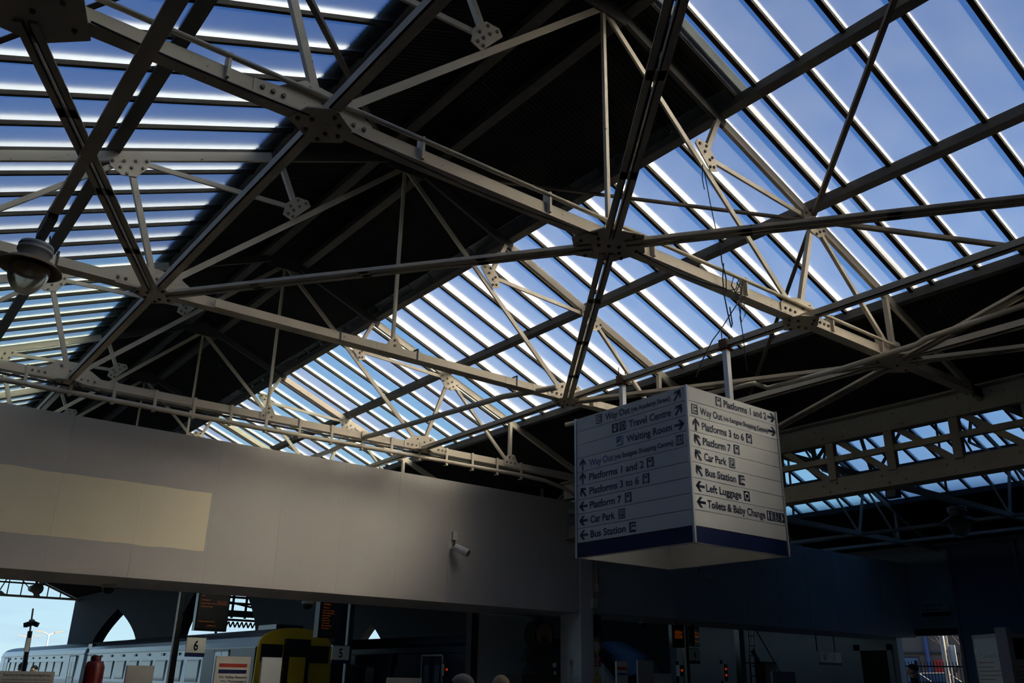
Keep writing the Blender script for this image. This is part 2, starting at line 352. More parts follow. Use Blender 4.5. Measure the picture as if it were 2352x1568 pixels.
def make_truss(name, label, y, xm=XM, detail=True, pads=(), group=None):
    root = thing(name, label, 'roof truss', (xm, y, TIE_Z), group)
    cp = 'cream_paint'
    mb = MB().box(-8.2, 8.2, -0.055, 0.055, -0.06, 0.065); mb.box(-8.2, 8.2, -0.075, 0.075, -0.075, -0.06)
    obj('tie', mb, cp, root)
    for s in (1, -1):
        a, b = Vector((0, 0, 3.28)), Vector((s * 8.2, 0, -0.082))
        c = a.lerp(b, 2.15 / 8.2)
        for p, q, m in ((a, c, 'dark_steel'), (c, b, cp)):  # length near the ridge is darker: the unlit shade there put into its colour
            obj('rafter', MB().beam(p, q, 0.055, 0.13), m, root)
        A, G, R, F, T, E, P = (nd(k, s) for k in 'AGRFTEP')
        st = lambda p, q, w=0.07, nm='strut', t=0.03: obj(nm, MB().beam(p, q, t, w, (0, 1, 0) if False else (q - p).cross(Vector((0, 1, 0)))), cp, root)
        st(A, R, 0.075, 'inner_brace'); st(G, T, 0.07, 'strut', 0.06); st(G, F, 0.065, 'brace'); st(R, F, 0.07, 'strut', 0.06)
        st(F, E, 0.06, 'brace', 0.05); st(P + Vector((0, 0, 0.05)), E, 0.07, 'post', 0.07)
        if detail:
            gx, gz = N['G']
            pts = [(-0.15, 0.17), (0.02, 0.17), (0.16, 0.02), (0.19, -0.17), (0.06, -0.22), (-0.20, 0.09)]
            gusset(root, [(s * (gx + a), gz + b) for a, b in (pts if s > 0 else pts[::-1])],
                   [(s * (gx + a), gz + b) for a, b in ((-0.12, 0.11), (0.0, 0.12), (-0.03, 0.03), (0.05, -0.06), (0.10, -0.01), (0.12, -0.14), (0.05, -0.16))])
            fx, fz = N['F']
            pts = [(-0.24, 0.08), (0.23, -0.11), (0.20, -0.19), (0.05, -0.27), (-0.12, -0.23), (-0.24, -0.04)]
            gusset(root, [(s * (fx + a), fz + b) for a, b in (pts if s > 0 else pts[::-1])],
                   [(s * (fx + a), fz + b) for a, b in ((-0.2, 0.03), (-0.07, -0.02), (0.06, -0.07), (0.19, -0.12), (-0.17, -0.09), (-0.04, -0.13), (0.09, -0.17), (0.0, -0.23))], -0.04)
            rx = N['R'][0]
            pts = [(-0.45, -0.055), (-0.45, 0.07), (-0.30, 0.16), (-0.12, 0.22), (0.20, 0.24), (0.42, 0.08), (0.62, 0.06), (0.62, -0.055)]
            gusset(root, [(s * (rx + a), b) for a, b in (pts if s > 0 else pts[::-1])],
                   [(s * (rx + a), b) for a, b in ((-0.37, 0.0), (-0.27, 0.0), (-0.17, 0.0), (0.55, 0.0), (0.46, 0.0), (0.37, 0.0), (-0.15, 0.14), (0.16, 0.17), (0.02, 0.1))], -0.064)
            ex = N['E'][0]
            pts = [(-0.2, -0.05), (-0.2, 0.1), (-0.08, 0.22), (0.08, 0.22), (0.16, 0.07), (0.16, -0.05)]
            gusset(root, [(s * (ex + a), b) for a, b in (pts if s > 0 else pts[::-1])], [(s * (ex + a), b) for a, b in ((-0.13, 0.03), (0.09, 0.03), (-0.06, 0.15), (0.05, 0.14), (-0.02, 0.03))], -0.064)
    obj('king_rod', MB().beam((0, 0, 0.05), (0, 0, 3.1), 0.045, 0.045, (0, 1, 0)), cp, root)
    gusset(root, [(-0.35, 3.0), (0.35, 3.0), (0.22, 3.24), (-0.22, 3.24)], [], mat='dark_steel')  # apex plate dark as well, ridge shade put into its colour
    if detail:
        gusset(root, [(-0.14, -0.055), (0.14, -0.055), (0.14, 0.05), (0.04, 0.2), (-0.04, 0.2), (-0.14, 0.05)], [(-0.09, 0.0), (0.07, 0.0), (0.0, 0.07), (0, 0.15)], -0.064)
    for k, s in pads:
        x = s * N[k][0]
        if k == 'M':
            pad(root, [(x + a, b) for a, b in ((-0.42, 0.12), (-0.30, -0.25), (0.12, -0.40), (0.42, -0.12), (0.30, 0.25), (-0.12, 0.40))],
                [(x + a, b) for a, b in ((-0.31, 0.1), (-0.2, -0.05), (-0.3, -0.12), (0.05, -0.32), (0.12, -0.22), (0.31, -0.1), (0.2, 0.05), (0.3, 0.12), (-0.05, 0.32), (-0.12, 0.22), (0, 0), (-0.1, 0.05), (0.1, -0.05))])
        elif k == 'E':
            pad(root, [(x + a, b) for a, b in ((-0.5, -0.12), (-0.15, -0.38), (0.35, -0.34), (0.5, 0.1), (0.2, 0.38), (-0.35, 0.34))],
                [(x + a, b) for a, b in ((-0.4, -0.05), (-0.22, -0.2), (0.0, -0.28), (0.25, -0.2), (0.38, 0.05), (0.15, 0.28), (-0.1, 0.22), (-0.25, 0.12), (0.1, 0.02))])
        else:
            pad(root, [(x + a, b) for a, b in ((-0.26, 0.06), (-0.20, -0.18), (0.0, -0.30), (0.24, -0.12), (0.26, 0.10), (0.05, 0.26))],
                [(x + a, b) for a, b in ((-0.2, 0.0), (-0.1, -0.06), (0.12, -0.12), (0.04, -0.2), (0.18, 0.02), (0.08, 0.06), (0.06, 0.17), (-0.08, 0.1))])
    return root
both = lambda *ks: tuple((k, s) for k in ks for s in (1, -1))
trusses = []
TL = {1: 'cream riveted steel roof truss carrying loose black cables, over the hanging direction sign',
      2: 'cream steel roof truss with a cable duct along its tie beam, behind the pendant lamp',
      3: 'cream steel roof truss with a pipe slung on brackets just before the beige wall',
      4: 'cream steel roof truss whose king rod drops behind the beige wall top',
      5: 'cream steel roof truss beyond the beige wall, mostly hidden by it'}
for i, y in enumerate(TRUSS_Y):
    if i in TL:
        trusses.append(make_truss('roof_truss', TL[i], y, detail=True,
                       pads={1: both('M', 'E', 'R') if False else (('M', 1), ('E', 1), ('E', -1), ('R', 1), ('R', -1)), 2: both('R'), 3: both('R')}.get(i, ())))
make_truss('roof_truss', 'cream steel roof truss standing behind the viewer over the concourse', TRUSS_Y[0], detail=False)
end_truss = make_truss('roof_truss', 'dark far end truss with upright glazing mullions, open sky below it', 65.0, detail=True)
for i in range(-10, 11): obj('mullion', MB().box(i * 0.78 - 0.03, i * 0.78 + 0.03, -0.03, 0.03, 0.06, max(0.1, 3.25 - 0.41 * abs(i * 0.78))), 'dark_steel', end_truss)
obj('screen_rail', MB().box(-6.0, 6.0, -0.03, 0.03, 0.75, 0.85), 'dark_steel', end_truss)

# longitudinal ties along the tie-beam nodes (rolled angles), one length per bay
def long_tie(x, y0, y1, label, leg=0.10, z=TIE_Z - 0.075, flip=-1):
    mb = MB().angle((0, 0, 0), (0, y1 - y0, 0), leg, 0.014, flip=flip)
    t = obj('longitudinal_tie', mb, 'cream_paint', None, (x, y0, z))
    return tag(t, label, 'tie bar', 'longitudinal ties between the trusses')
BAYS = [(TRUSS_Y[0], TRUSS_Y[1]), (TRUSS_Y[1], TRUSS_Y[2]), (TRUSS_Y[2], TRUSS_Y[3]), (TRUSS_Y[3], TRUSS_Y[4])]
BAYN = ['on the viewer side of the cable-hung truss', 'between cable-hung and ducted truss', 'between ducted and piped truss', 'over the beige wall']
for (a, b), wh in zip(BAYS, BAYN):
    long_tie(XM - 3.36, a, b, 'cream angle tie ' + wh + ', lamp side')
    long_tie(XM + 3.36, a, b, 'cream angle tie ' + wh + ', in the sign line', 0.09)
for (a, b), wh in list(zip(BAYS, BAYN))[:2]:
    long_tie(XM + 5.65, a, b, 'cream angle tie ' + wh + ', under the valley')
# horizontal wind bracing: pairs of angles with a slit between them and small spacers
def wind_brace(p, q, label, gap=0.10):
    p = Vector(p); q = Vector(q); root = thing('wind_brace', label, 'brace', p, 'wind braces under the trusses')
    d = q - p; n = Vector((-d.y, d.x, 0)).normalized(); e0 = d.normalized() * 0.18; e1 = d - e0
    for sg in (1, -1):
        obj('angle_bar', MB().angle(n * sg * gap / 2 + e0, n * sg * gap / 2 + e1, 0.07, 0.012, flip=sg, leg2=0.07), 'cream_paint', root)
    k = int(d.length / 1.2)
    for i in range(1, k): obj('spacer', MB().beam(d * (i / k) - d.normalized() * 0.06, d * (i / k) + d.normalized() * 0.06, gap + 0.05, 0.012), 'cream_paint', root)
    return root
bz = TIE_Z - 0.11
def node(k, s, i): return Vector((XM + s * N[k][0], TRUSS_Y[i], bz))
wind_brace(node('R', -1, 2), node('M', 1, 1), 'long double-angle brace from ducted truss towards the plate under the cable-hung truss, lamp side')
wind_brace(node('R', 1, 2), node('M', 1, 1), 'double-angle brace rising from the sign line to the middle of the cable-hung truss')
wind_brace(node('M', 1, 1), node('R', 1, 0), 'double-angle brace running from the middle of the cable-hung truss towards the valley side')
wind_brace(node('M', 1, 1), node('R', -1, 0), 'double-angle brace running from the middle of the cable-hung truss over the viewer')
wind_brace(node('E', -1, 1), node('R', -1, 2), 'double-angle brace crossing the conduit above the pendant lamp')
wind_brace(node('E', 1, 1), node('R', 1, 2), 'double-angle brace from the valley node to the sign line, behind the sign')
wind_brace(node('E', 1, 1), node('R', 1, 0), 'double-angle brace from the valley node back towards the viewer')
wind_brace(node('E', -1, 1), node('R', -1, 0), 'double-angle brace over the viewer beside the big bolted plate')
wind_brace(node('E', 1, 1), node('H', 1, 2), 'double-angle brace from the valley node to the lattice girder, beyond the sign')
wind_brace(node('E', 1, 1), node('H', 1, 0), 'double-angle brace from the valley node to the lattice girder, viewer side')
def roof_brace(s, i, top, label):
    """single dark angle in the roof slope, from the rafter middle of the first truss to the ridge or heel of truss i"""
    a = Vector((XM + s * 3.95, TRUSS_Y[1], TIE_Z + 1.60)); b = Vector((XM + s * 0.25, TRUSS_Y[i], TIE_Z + 3.12)) if top else Vector((XM + s * 7.75, TRUSS_Y[i], TIE_Z + 0.06))
    d = (b - a).normalized(); p, q = d * 0.12, (b - a) - d * 0.12
    t = obj('roof_brace', MB().angle(p, q, 0.06, 0.012, leg2=0.06), 'iron_brown', None, a)
    return tag(t, label, 'brace', 'slanting braces in the roof slopes')
for s, side in ((1, 'sign side'), (-1, 'lamp side')):
    for i, top, wh in ((0, True, 'up to the ridge over the viewer'), (2, True, 'up to the ridge at the ducted truss'), (0, False, 'down to the valley on the viewer side'), (2, False, 'down to the valley at the ducted truss')):
        roof_brace(s, i, top, 'thin dark slanting roof brace ' + wh + ', ' + side)

# ------------------------------------------------------------------ floor, walls
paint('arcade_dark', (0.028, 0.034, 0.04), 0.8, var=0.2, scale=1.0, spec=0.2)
paint('wall_dark', (0.60, 0.61, 0.58), 0.7, var=0.12, scale=1.2, spec=0.2)
paint('brown_stone', (0.09, 0.07, 0.055), 0.8, var=0.2, scale=2)
paint('sign_grey', (0.62, 0.66, 0.68), 0.7, var=0.06)
paint('concrete', (0.10, 0.10, 0.10), 0.8, var=0.15, scale=3)
fl = struct('floor')
obj('concourse_floor', MB().box(-20, 30.3, -12, 19.8, -0.3, 0.0), 'floor_tile', fl)
for a, b, c in ((-20, 10.6, 75), (13.5, 16.4, 75), (22.4, 30.3, 75), (10.6, 13.5, 26.2), (16.4, 19.5, 23.2)): obj('platform', MB().box(a, b, 19.8, c, -1.1, 0.0), 'concrete', fl)
obj('track_bed', MB().box(-20, 32, 24.5, 120, -1.4, -1.1), 'concrete', fl)
obj('street', MB().box(41, 160, -60, 120, -1.4, 0.85), 'concrete', fl)
obj('landing', MB().box(15.2, 41, 7.6, 15.4, 0, 0.3), 'concrete', fl)

def beige_wall_mat():
    """beige board wall; the long rectangle where an old board hung kept its older, yellower paint"""
    m, nt, out = node_mat('beige_board')
    b = nt.nodes.new('ShaderNodeBsdfPrincipled'); b.inputs['Roughness'].default_value = 0.7; b.inputs['Specular IOR Level'].default_value = 0.25
    nt.links.new(b.outputs[0], out.inputs[0])
    geo = nt.nodes.new('ShaderNodeNewGeometry')
    nz = nt.nodes.new('ShaderNodeTexNoise'); nz.inputs['Scale'].default_value = 2.2; nz.inputs['Detail'].default_value = 6
    nt.links.new(geo.outputs['Position'], nz.inputs['Vector'])
    sep = nt.nodes.new('ShaderNodeSeparateXYZ'); nt.links.new(geo.outputs['Position'], sep.inputs[0])
    def mth(op, a, bb, clamp=False):
        n = nt.nodes.new('ShaderNodeMath'); n.operation = op; n.use_clamp = clamp
        for i, q in enumerate((a, bb)):
            if isinstance(q, (int, float)): n.inputs[i].default_value = q
            else: nt.links.new(q, n.inputs[i])
        return n.outputs[0]
    wob = mth('MULTIPLY', mth('SUBTRACT', nz.outputs['Fac'], 0.5), 0.06)
    zz = mth('ADD', sep.outputs['Z'], wob)
    mask = mth('MULTIPLY', mth('MULTIPLY', mth('LESS_THAN', zz, 4.66), mth('GREATER_THAN', zz, 3.62)), mth('LESS_THAN', sep.outputs['X'], 5.31))
    n2 = nt.nodes.new('ShaderNodeTexNoise'); n2.inputs['Scale'].default_value = 0.7; n2.inputs['Detail'].default_value = 5
    nt.links.new(geo.outputs['Position'], n2.inputs['Vector'])
    base = nt.nodes.new('ShaderNodeMix'); base.data_type = 'RGBA'
    base.inputs['A'].default_value = (0.50, 0.465, 0.415, 1); base.inputs['B'].default_value = (0.57, 0.53, 0.475, 1)
    nt.links.new(n2.outputs['Fac'], base.inputs['Factor'])
    # thin runs of dirt down the boards
    mp = nt.nodes.new('ShaderNodeMapping'); mp.inputs['Scale'].default_value = (7.0, 1.0, 0.35)
    nt.links.new(geo.outputs['Position'], mp.inputs['Vector'])
    n3 = nt.nodes.new('ShaderNodeTexNoise'); n3.inputs['Scale'].default_value = 3.0; n3.inputs['Detail'].default_value = 2
    nt.links.new(mp.outputs[0], n3.inputs['Vector'])
    rp_ = nt.nodes.new('ShaderNodeValToRGB'); rp_.color_ramp.elements[0].position = 0.72; rp_.color_ramp.elements[1].position = 0.80
    nt.links.new(n3.outputs['Fac'], rp_.inputs['Fac'])
    old = nt.nodes.new('ShaderNodeMix'); old.data_type = 'RGBA'; old.inputs['B'].default_value = (0.86, 0.76, 0.54, 1)
    nt.links.new(mask, old.inputs['Factor']); nt.links.new(base.outputs['Result'], old.inputs['A'])
    dirt = nt.nodes.new('ShaderNodeMix'); dirt.data_type = 'RGBA'; dirt.inputs['B'].default_value = (0.40, 0.36, 0.30, 1)
    fac = mth('MULTIPLY', rp_.outputs['Color'], 0.35)
    nt.links.new(fac, dirt.inputs['Factor']); nt.links.new(old.outputs['Result'], dirt.inputs['A'])
    nt.links.new(dirt.outputs['Result'], b.inputs['Base Color'])
beige_wall_mat()
YW, ZW0, ZW1 = 15.84, 3.076, 5.656
wb = struct('wall_back')
obj('core', MB().box(-18, 14.3, YW + 0.03, YW + 2.1, ZW0, ZW1 - 0.01), 'beige_board', wb)
edges = [-18.0] + [4.085 + 1.29 * i for i in range(-8, 9)]
edges = [e for e in edges if e < 13.4] + [14.3]
for a, b in zip(edges, edges[1:]):
    obj('board', MB().box(a + 0.0012, b - 0.0012, YW, YW + 0.028, ZW0 - 0.004, ZW1), 'beige_board', wb)
# side section beyond the valley column
wr = struct('wall_back')
YB2 = 16.15
obj('core', MB().box(15.0, 30.0, YB2 + 0.03, YB2 + 2.0, 3.15, 5.58), 'wall_dark', wr)
for i in range(10): obj('board', MB().box(15.0 + 1.5 * i + 0.004, 16.5 + 1.5 * i - 0.004, YB2, YB2 + 0.028, 3.14, 5.60), 'wall_dark', wr)
# wall on the street side, with the open gateway
wri = struct('wall_right')
XR = 30.0
oy0, oy1, oz = on_x(2212, 1456, XR).y, on_x(2058, 1463, XR).y, on_x(2140, 1459, XR).z
for b in ((-12, oy0, 0, 8), (oy0, oy1, oz, 8), (oy1, 27, 0, 8)):
    obj('wall_face', MB().box(XR, XR + 0.35, b[0], b[1], b[2], b[3]), 'wall_dark', wri)
obj('lintel', MB().box(XR - 0.05, XR, oy0 - 0.1, oy1 + 0.1, oz, oz + 0.22), 'brown_stone', wri)
tag(obj('wall_left', MB().box(-2.8, -2.42, -12, 26, 0, 6.15), 'brown_stone'), kind='structure')  # unseen wall, drawn long to keep side sky light out of the hall
obj('ground', MB().box(-300, 400, -300, 500, -1.6, -1.45), 'concrete', fl)
tag(obj('wall_front', MB().box(-2.8, 30.0, -9.4, -9.0, 0, 9.6), 'brown_stone'), kind='structure')
# partition below the beige wall, beside the column
pa = on_y(1096, 1500, 17.95); pb = on_y(1330, 1500, 17.95)
tag(obj('wall_middle', MB().box(pa.x, 14.6, 17.95, 18.1, 0, 3.076), 'sign_grey'), kind='structure')
tag(obj('trim_1', MB().box(pa.x - 0.22, pa.x - 0.02, 17.9, 18.12, 0, 3.07), 'timber_dark'), kind='structure')
# white valley column at the end of the beige wall
cx0, cx1 = 14.32, 14.98
colm = thing('column', 'tall white boxed column at the end of the beige wall', 'column', (14.65, YW + 0.3, 0))
obj('shaft', MB().box(-0.33, 0.05, -0.33, 0.4, 0, 5.75), 'wall_dark', colm)
obj('shaft_recess', MB().box(0.05, 0.33, -0.22, 0.4, 0, 5.75), 'grey_paint', colm)
for a, b, z0, z1, nm in ((0.10, 0.13, 0, 5.7, 'conduit'), (0.16, 0.19, 2.9, 5.7, 'conduit'), (0.24, 0.27, 0, 5.7, 'conduit')):
    obj(nm, MB().box(a, b, -0.27, -0.22, z0, z1), 'cream_paint', colm)
obj('junction_box', MB().box(0.15, 0.30, -0.30, -0.22, 3.58, 3.78), 'cream_paint', colm)
obj('junction_box', MB().box(0.0, 0.14, -0.40, -0.33, 3.20, 3.42), 'cream_paint', colm)
obj('alarm_box', MB().box(0.12, 0.30, -0.36, -0.22, 2.55, 3.05), 'black_rubber', colm)

# ------------------------------------------------------------------ arcades that divide the platforms
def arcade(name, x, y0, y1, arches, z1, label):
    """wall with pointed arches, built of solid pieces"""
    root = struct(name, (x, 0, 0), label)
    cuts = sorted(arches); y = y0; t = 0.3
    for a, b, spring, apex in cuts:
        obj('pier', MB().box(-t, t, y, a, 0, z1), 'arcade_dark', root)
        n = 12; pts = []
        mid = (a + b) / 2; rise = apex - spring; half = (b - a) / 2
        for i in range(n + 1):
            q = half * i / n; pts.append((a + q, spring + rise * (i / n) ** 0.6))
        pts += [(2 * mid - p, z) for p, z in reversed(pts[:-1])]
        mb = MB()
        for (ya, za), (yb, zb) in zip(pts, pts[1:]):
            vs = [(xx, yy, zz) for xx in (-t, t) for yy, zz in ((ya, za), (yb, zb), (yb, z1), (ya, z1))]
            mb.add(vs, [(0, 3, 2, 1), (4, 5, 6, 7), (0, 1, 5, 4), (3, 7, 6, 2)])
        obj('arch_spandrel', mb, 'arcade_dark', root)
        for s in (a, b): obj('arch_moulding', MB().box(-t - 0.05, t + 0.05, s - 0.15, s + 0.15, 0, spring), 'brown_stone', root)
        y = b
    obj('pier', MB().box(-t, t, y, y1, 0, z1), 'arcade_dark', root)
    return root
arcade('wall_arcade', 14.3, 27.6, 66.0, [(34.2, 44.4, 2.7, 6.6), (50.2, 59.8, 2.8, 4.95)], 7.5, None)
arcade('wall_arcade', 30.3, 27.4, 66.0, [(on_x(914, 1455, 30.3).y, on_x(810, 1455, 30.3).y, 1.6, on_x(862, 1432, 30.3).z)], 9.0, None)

# ------------------------------------------------------------------ lattice valley girder over the column line
gl = thing('lattice_girder', 'deep riveted lattice girder under the roof valley beyond the hanging sign', 'girder', (14.0, 0, 4.74))
gy0, gy1 = -8.0, 16.0
def gpart(nm, mb): return obj(nm, mb, 'girder_paint', gl)
top = MB().box(-0.03, 0.03, gy0, gy1, 0.96, 1.34); top.box(-0.16, 0.16, gy0, gy1, 1.34, 1.37); top.box(-0.10, 0.03, gy0, gy1, 0.95, 0.97)
tc = gpart('top_chord', top)
bot = MB().box(-0.03, 0.03, gy0, gy1, 0.02, 0.31); bot.box(-0.16, 0.16, gy0, gy1, -0.01, 0.02)
bc = gpart('bottom_chord', bot)
gpart('middle_rail', MB().box(-0.05, 0.05, gy0, gy1, 0.60, 0.70))
posts_y = [on_x(u, v, 14.0).y for u, v in ((1911, 1050), (2043, 1022), (2196, 992))]
step = (posts_y[0] - posts_y[2]) / 2
py = [posts_y[2] + step * i for i in range(-12, 8)]
for y in py:
    if gy0 < y < gy1:
        gpart('post', MB().box(-0.06, 0.06, y - 0.075, y + 0.075, 0.28, 1.0))
        gpart('diagonal', MB().beam((0.03, y - 0.12, 1.0), (0.03, y - step + 0.12, 0.3), 0.05, 0.11, (0, 0, 1)))
        bolts(tc, [(-0.03, y + dy, z) for dy, z in ((-0.25, 1.05), (-0.05, 1.26), (0.15, 1.08), (0.3, 1.25))]) if False else None
        for dy, z, par in ((-0.28, 1.04, tc), (-0.12, 1.24, tc), (0.12, 1.06, tc), (0.28, 1.22, tc), (-0.2, 0.10, bc), (-0.05, 0.22, bc), (0.1, 0.08, bc), (0.22, 0.21, bc)):
            if -2 < y < 14: obj('rivet', bpy.data.meshes.get('rivet_side') or MB().tube((0, 0, 0), (-0.018, 0, 0), 0.022, 8, 0.012).mesh('rivet_side'), 'girder_paint', par, (-0.03, y + dy, z))
# far side of the girder: a second, plainer one carrying the neighbouring roof
# ------------------------------------------------------------------ neighbouring roof beyond the girder
XM2 = 21.85
c2 = struct('ceiling', (XM2, 0, 0))
bars2 = [4.2 + 0.672 * i for i in range(30)]
slope_cover(c2, XM2, 1, bars2, 2.0, 5.45, lambda i, y: y > 14.5)
sheets(c2, 1, -0.05, 2.05, Y0, 66, 15.0, GLASS_UP + 0.05)
sheets(c2, 1, 5.4, 8.3, Y0, 66, 15.0, GLASS_UP + 0.02)
sheets(c2, -1, -0.05, 8.1, Y0, 66, 15.0, GLASS_UP + 0.05)
obj('unseen_roof_cover', slope_box(1, 2.0, 5.45, Y0, 4.2, GLASS_UP, GLASS_UP + 0.02), 'sheet_dark', c2)
obj('unseen_roof_cover', slope_box(1, 2.0, 5.45, 23.7, 66, GLASS_UP, GLASS_UP + 0.02), 'sheet_dark', c2)  # unseen far stretch, opaque so that the neighbouring roof stays dark
for d in (2.0, 3.7, 5.4):
    a, b = rp(1, d, Y0, 0.14, 0), rp(1, d, 27, 0.14, 0); obj('purlin', MB().beam(a, b, 0.11, 0.15), 'dark_steel', c2)
NB = {1: 'cream truss of the neighbouring roof, in line with the cable-hung truss', 2: 'cream truss of the neighbouring roof, in line with the ducted truss',
      3: 'cream truss of the neighbouring roof, just before its dark back wall', 4: 'cream truss of the neighbouring roof, past its dark back wall'}
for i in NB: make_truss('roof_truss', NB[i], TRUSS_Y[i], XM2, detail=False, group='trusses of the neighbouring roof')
for i, wh in ((1, 'in line with the cable-hung bay'), (2, 'in line with the piped bay'), (3, 'over its dark back wall')):
    for q, nm in ((3.36, 'upper'), (5.65, 'lower')):
        t = long_tie(XM2 + q, TRUSS_Y[i], TRUSS_Y[i + 1], nm + ' angle tie of the neighbouring roof, ' + wh); t['group'] = 'ties of the neighbouring roof'

# ------------------------------------------------------------------ the hanging four-sided direction sign
paint('sign_white', (0.66, 0.66, 0.63), 0.45, var=0.04, scale=2)
paint('sign_navy', (0.010, 0.018, 0.055), 0.45, var=0.08, scale=4)
paint('sign_blue', (0.006, 0.014, 0.07), 0.6, var=0.05, scale=4, spec=0.2)
paint('sign_midblue', (0.05, 0.10, 0.26), 0.4, var=0.05, scale=4)
paint('sign_inner', (0.60, 0.58, 0.52), 0.6, var=0.06, scale=2)
paint('steel_post', (0.55, 0.57, 0.58), 0.35, metal=0.3, var=0.06)
paint('rust_clamp', (0.16, 0.08, 0.05), 0.8, var=0.3, scale=12)
SX0, SX1, SY0, SY1, SZ0, SZ1 = 8.223, 10.082, 7.021, 9.143, 3.173, 5.161
sign = thing('direction_sign', 'large white four-sided hanging direction sign with navy arrows and lettering', 'sign', (SX0, SY0, SZ0))
O = Vector((SX0, SY0, SZ0)); WX, WY, HZ = SX1 - SX0, SY1 - SY0, SZ1 - SZ0; ROW = HZ / 10
# faces: (origin of the row start seen by a reader, direction of reading)
FACES = {'left': (Vector((0, WY, 0)), Vector((0, -1, 0)), WY), 'right': (Vector((0, 0, 0)), Vector((1, 0, 0)), WX),
         'far_x': (Vector((WX, 0, 0)), Vector((0, 1, 0)), WY), 'far_y': (Vector((WX, WY, 0)), Vector((-1, 0, 0)), WX)}
EZ = Vector((0, 0, 1))
def slat(face, row):
    """row 1 is the top one, row 10 the blue band"""
    o, ex, w = FACES[face]; n = ex.cross(EZ); z1 = HZ - (row - 1) * ROW; z0 = z1 - ROW
    mb = MB(); a, b = 0.018, w - 0.018; g = 0.0035
    vs = [o + ex * s + EZ * z + n * q for q in (-0.028, 0.0) for s, z in ((a, z0 + g), (b, z0 + g), (b, z1 - g), (a, z1 - g))]
    mb.add(vs, [(0, 3, 2, 1), (4, 5, 6, 7), (0, 1, 5, 4), (1, 2, 6, 5), (2, 3, 7, 6), (3, 0, 4, 7)])
    return obj('slat', mb, 'sign_blue' if row == 10 else 'sign_white', sign)
SLATS = {(f, r): slat(f, r) for f in FACES for r in range(1, 11)}
for i, (x, y) in enumerate(((0, 0), (WX, 0), (0, WY), (WX, WY))):
    obj('corner_post', MB().box(x - 0.016, x + 0.016, y - 0.016, y + 0.016, -0.004, HZ + 0.004), 'steel_post', sign)
for f, (o, ex, w) in FACES.items():
    n = ex.cross(EZ); vs = [o + ex * s + EZ * z - n * q for q in (0.034, 0.04) for s, z in ((0.03, 0.02), (w - 0.03, 0.02), (w - 0.03, HZ - 0.02), (0.03, HZ - 0.02))]
    obj('backing_board', MB().add(vs, [(0, 3, 2, 1), (4, 5, 6, 7), (0, 1, 5, 4), (1, 2, 6, 5), (2, 3, 7, 6), (3, 0, 4, 7)]), 'sign_inner', sign)
    obj('bottom_rail', MB().beam(o + ex * 0.02 - n * 0.03, o + ex * (w - 0.02) - n * 0.03, 0.05, 0.035, dh=0.012), 'sign_inner', sign)
def along(face, u, row):
    """distance along a face row whose picture column is u"""
    o, ex, w = FACES[face]; z = HZ - (row - 0.5) * ROW; lo, hi = -0.2, w + 0.2
    for _ in range(40):
        mid = (lo + hi) / 2
        if px(O + o + ex * mid + EZ * z)[0] < u: lo = mid
        else: hi = mid
    return (lo + hi) / 2
CX = lambda X: 1310 + X * 0.29329
def s_text(face, row, s, x0, x1, cap=0.098, mat='sign_navy', dz=0.0):
    o, ex, w = FACES[face]; a, b = along(face, CX(x0), row), along(face, CX(x1), row)
    lettering(s, mat, SLATS[face, row], o + ex * a + EZ * (HZ - (row - 0.5) * ROW - 0.048 + dz), ex, EZ, b - a, cap)
def s_shape(face, row, a, polys, mat, off=0.003, name='pictogram', dz=0.0):
    o, ex, w = FACES[face]; n = ex.cross(EZ); base = o + ex * a + EZ * (HZ - (row - 0.5) * ROW + dz)
    mb = MB()
    for poly in polys: mb.add([base + ex * p + EZ * q + n * off for p, q in poly], [tuple(range(len(poly)))])
    return obj(name, mb, mat, SLATS[face, row])
ARROW = [(-0.085, -0.016), (0.02, -0.016), (-0.022, -0.062), (0.02, -0.062), (0.085, 0.0), (0.02, 0.062), (-0.022, 0.062), (0.02, 0.016), (-0.085, 0.016)]
def s_arrow(face, row, x0, x1, deg):
    a = (along(face, CX(x0), row) + along(face, CX(x1), row)) / 2; r = math.radians(deg); c, s = math.cos(r), math.sin(r)
    # the head is concave: split into shaft and two chevron arms
    parts = [[(-0.085, -0.017), (0.055, -0.017), (0.055, 0.017), (-0.085, 0.017)], [(0.088, 0.0), (0.022, 0.066), (-0.028, 0.066), (0.038, 0.0)], [(0.088, 0.0), (0.038, 0.0), (-0.028, -0.066), (0.022, -0.066)]]
    s_shape(face, row, a, [[(x * c - y * s, x * s + y * c) for x, y in q] for q in parts], 'sign_navy', name='arrow')
def rect(x0, x1, y0, y1): return [(x0, y0), (x1, y0), (x1, y1), (x0, y1)]
def disc(cx, cy, r, n=14): return [(cx + r * math.cos(2 * math.pi * i / n), cy + r * math.sin(2 * math.pi * i / n)) for i in range(n)]
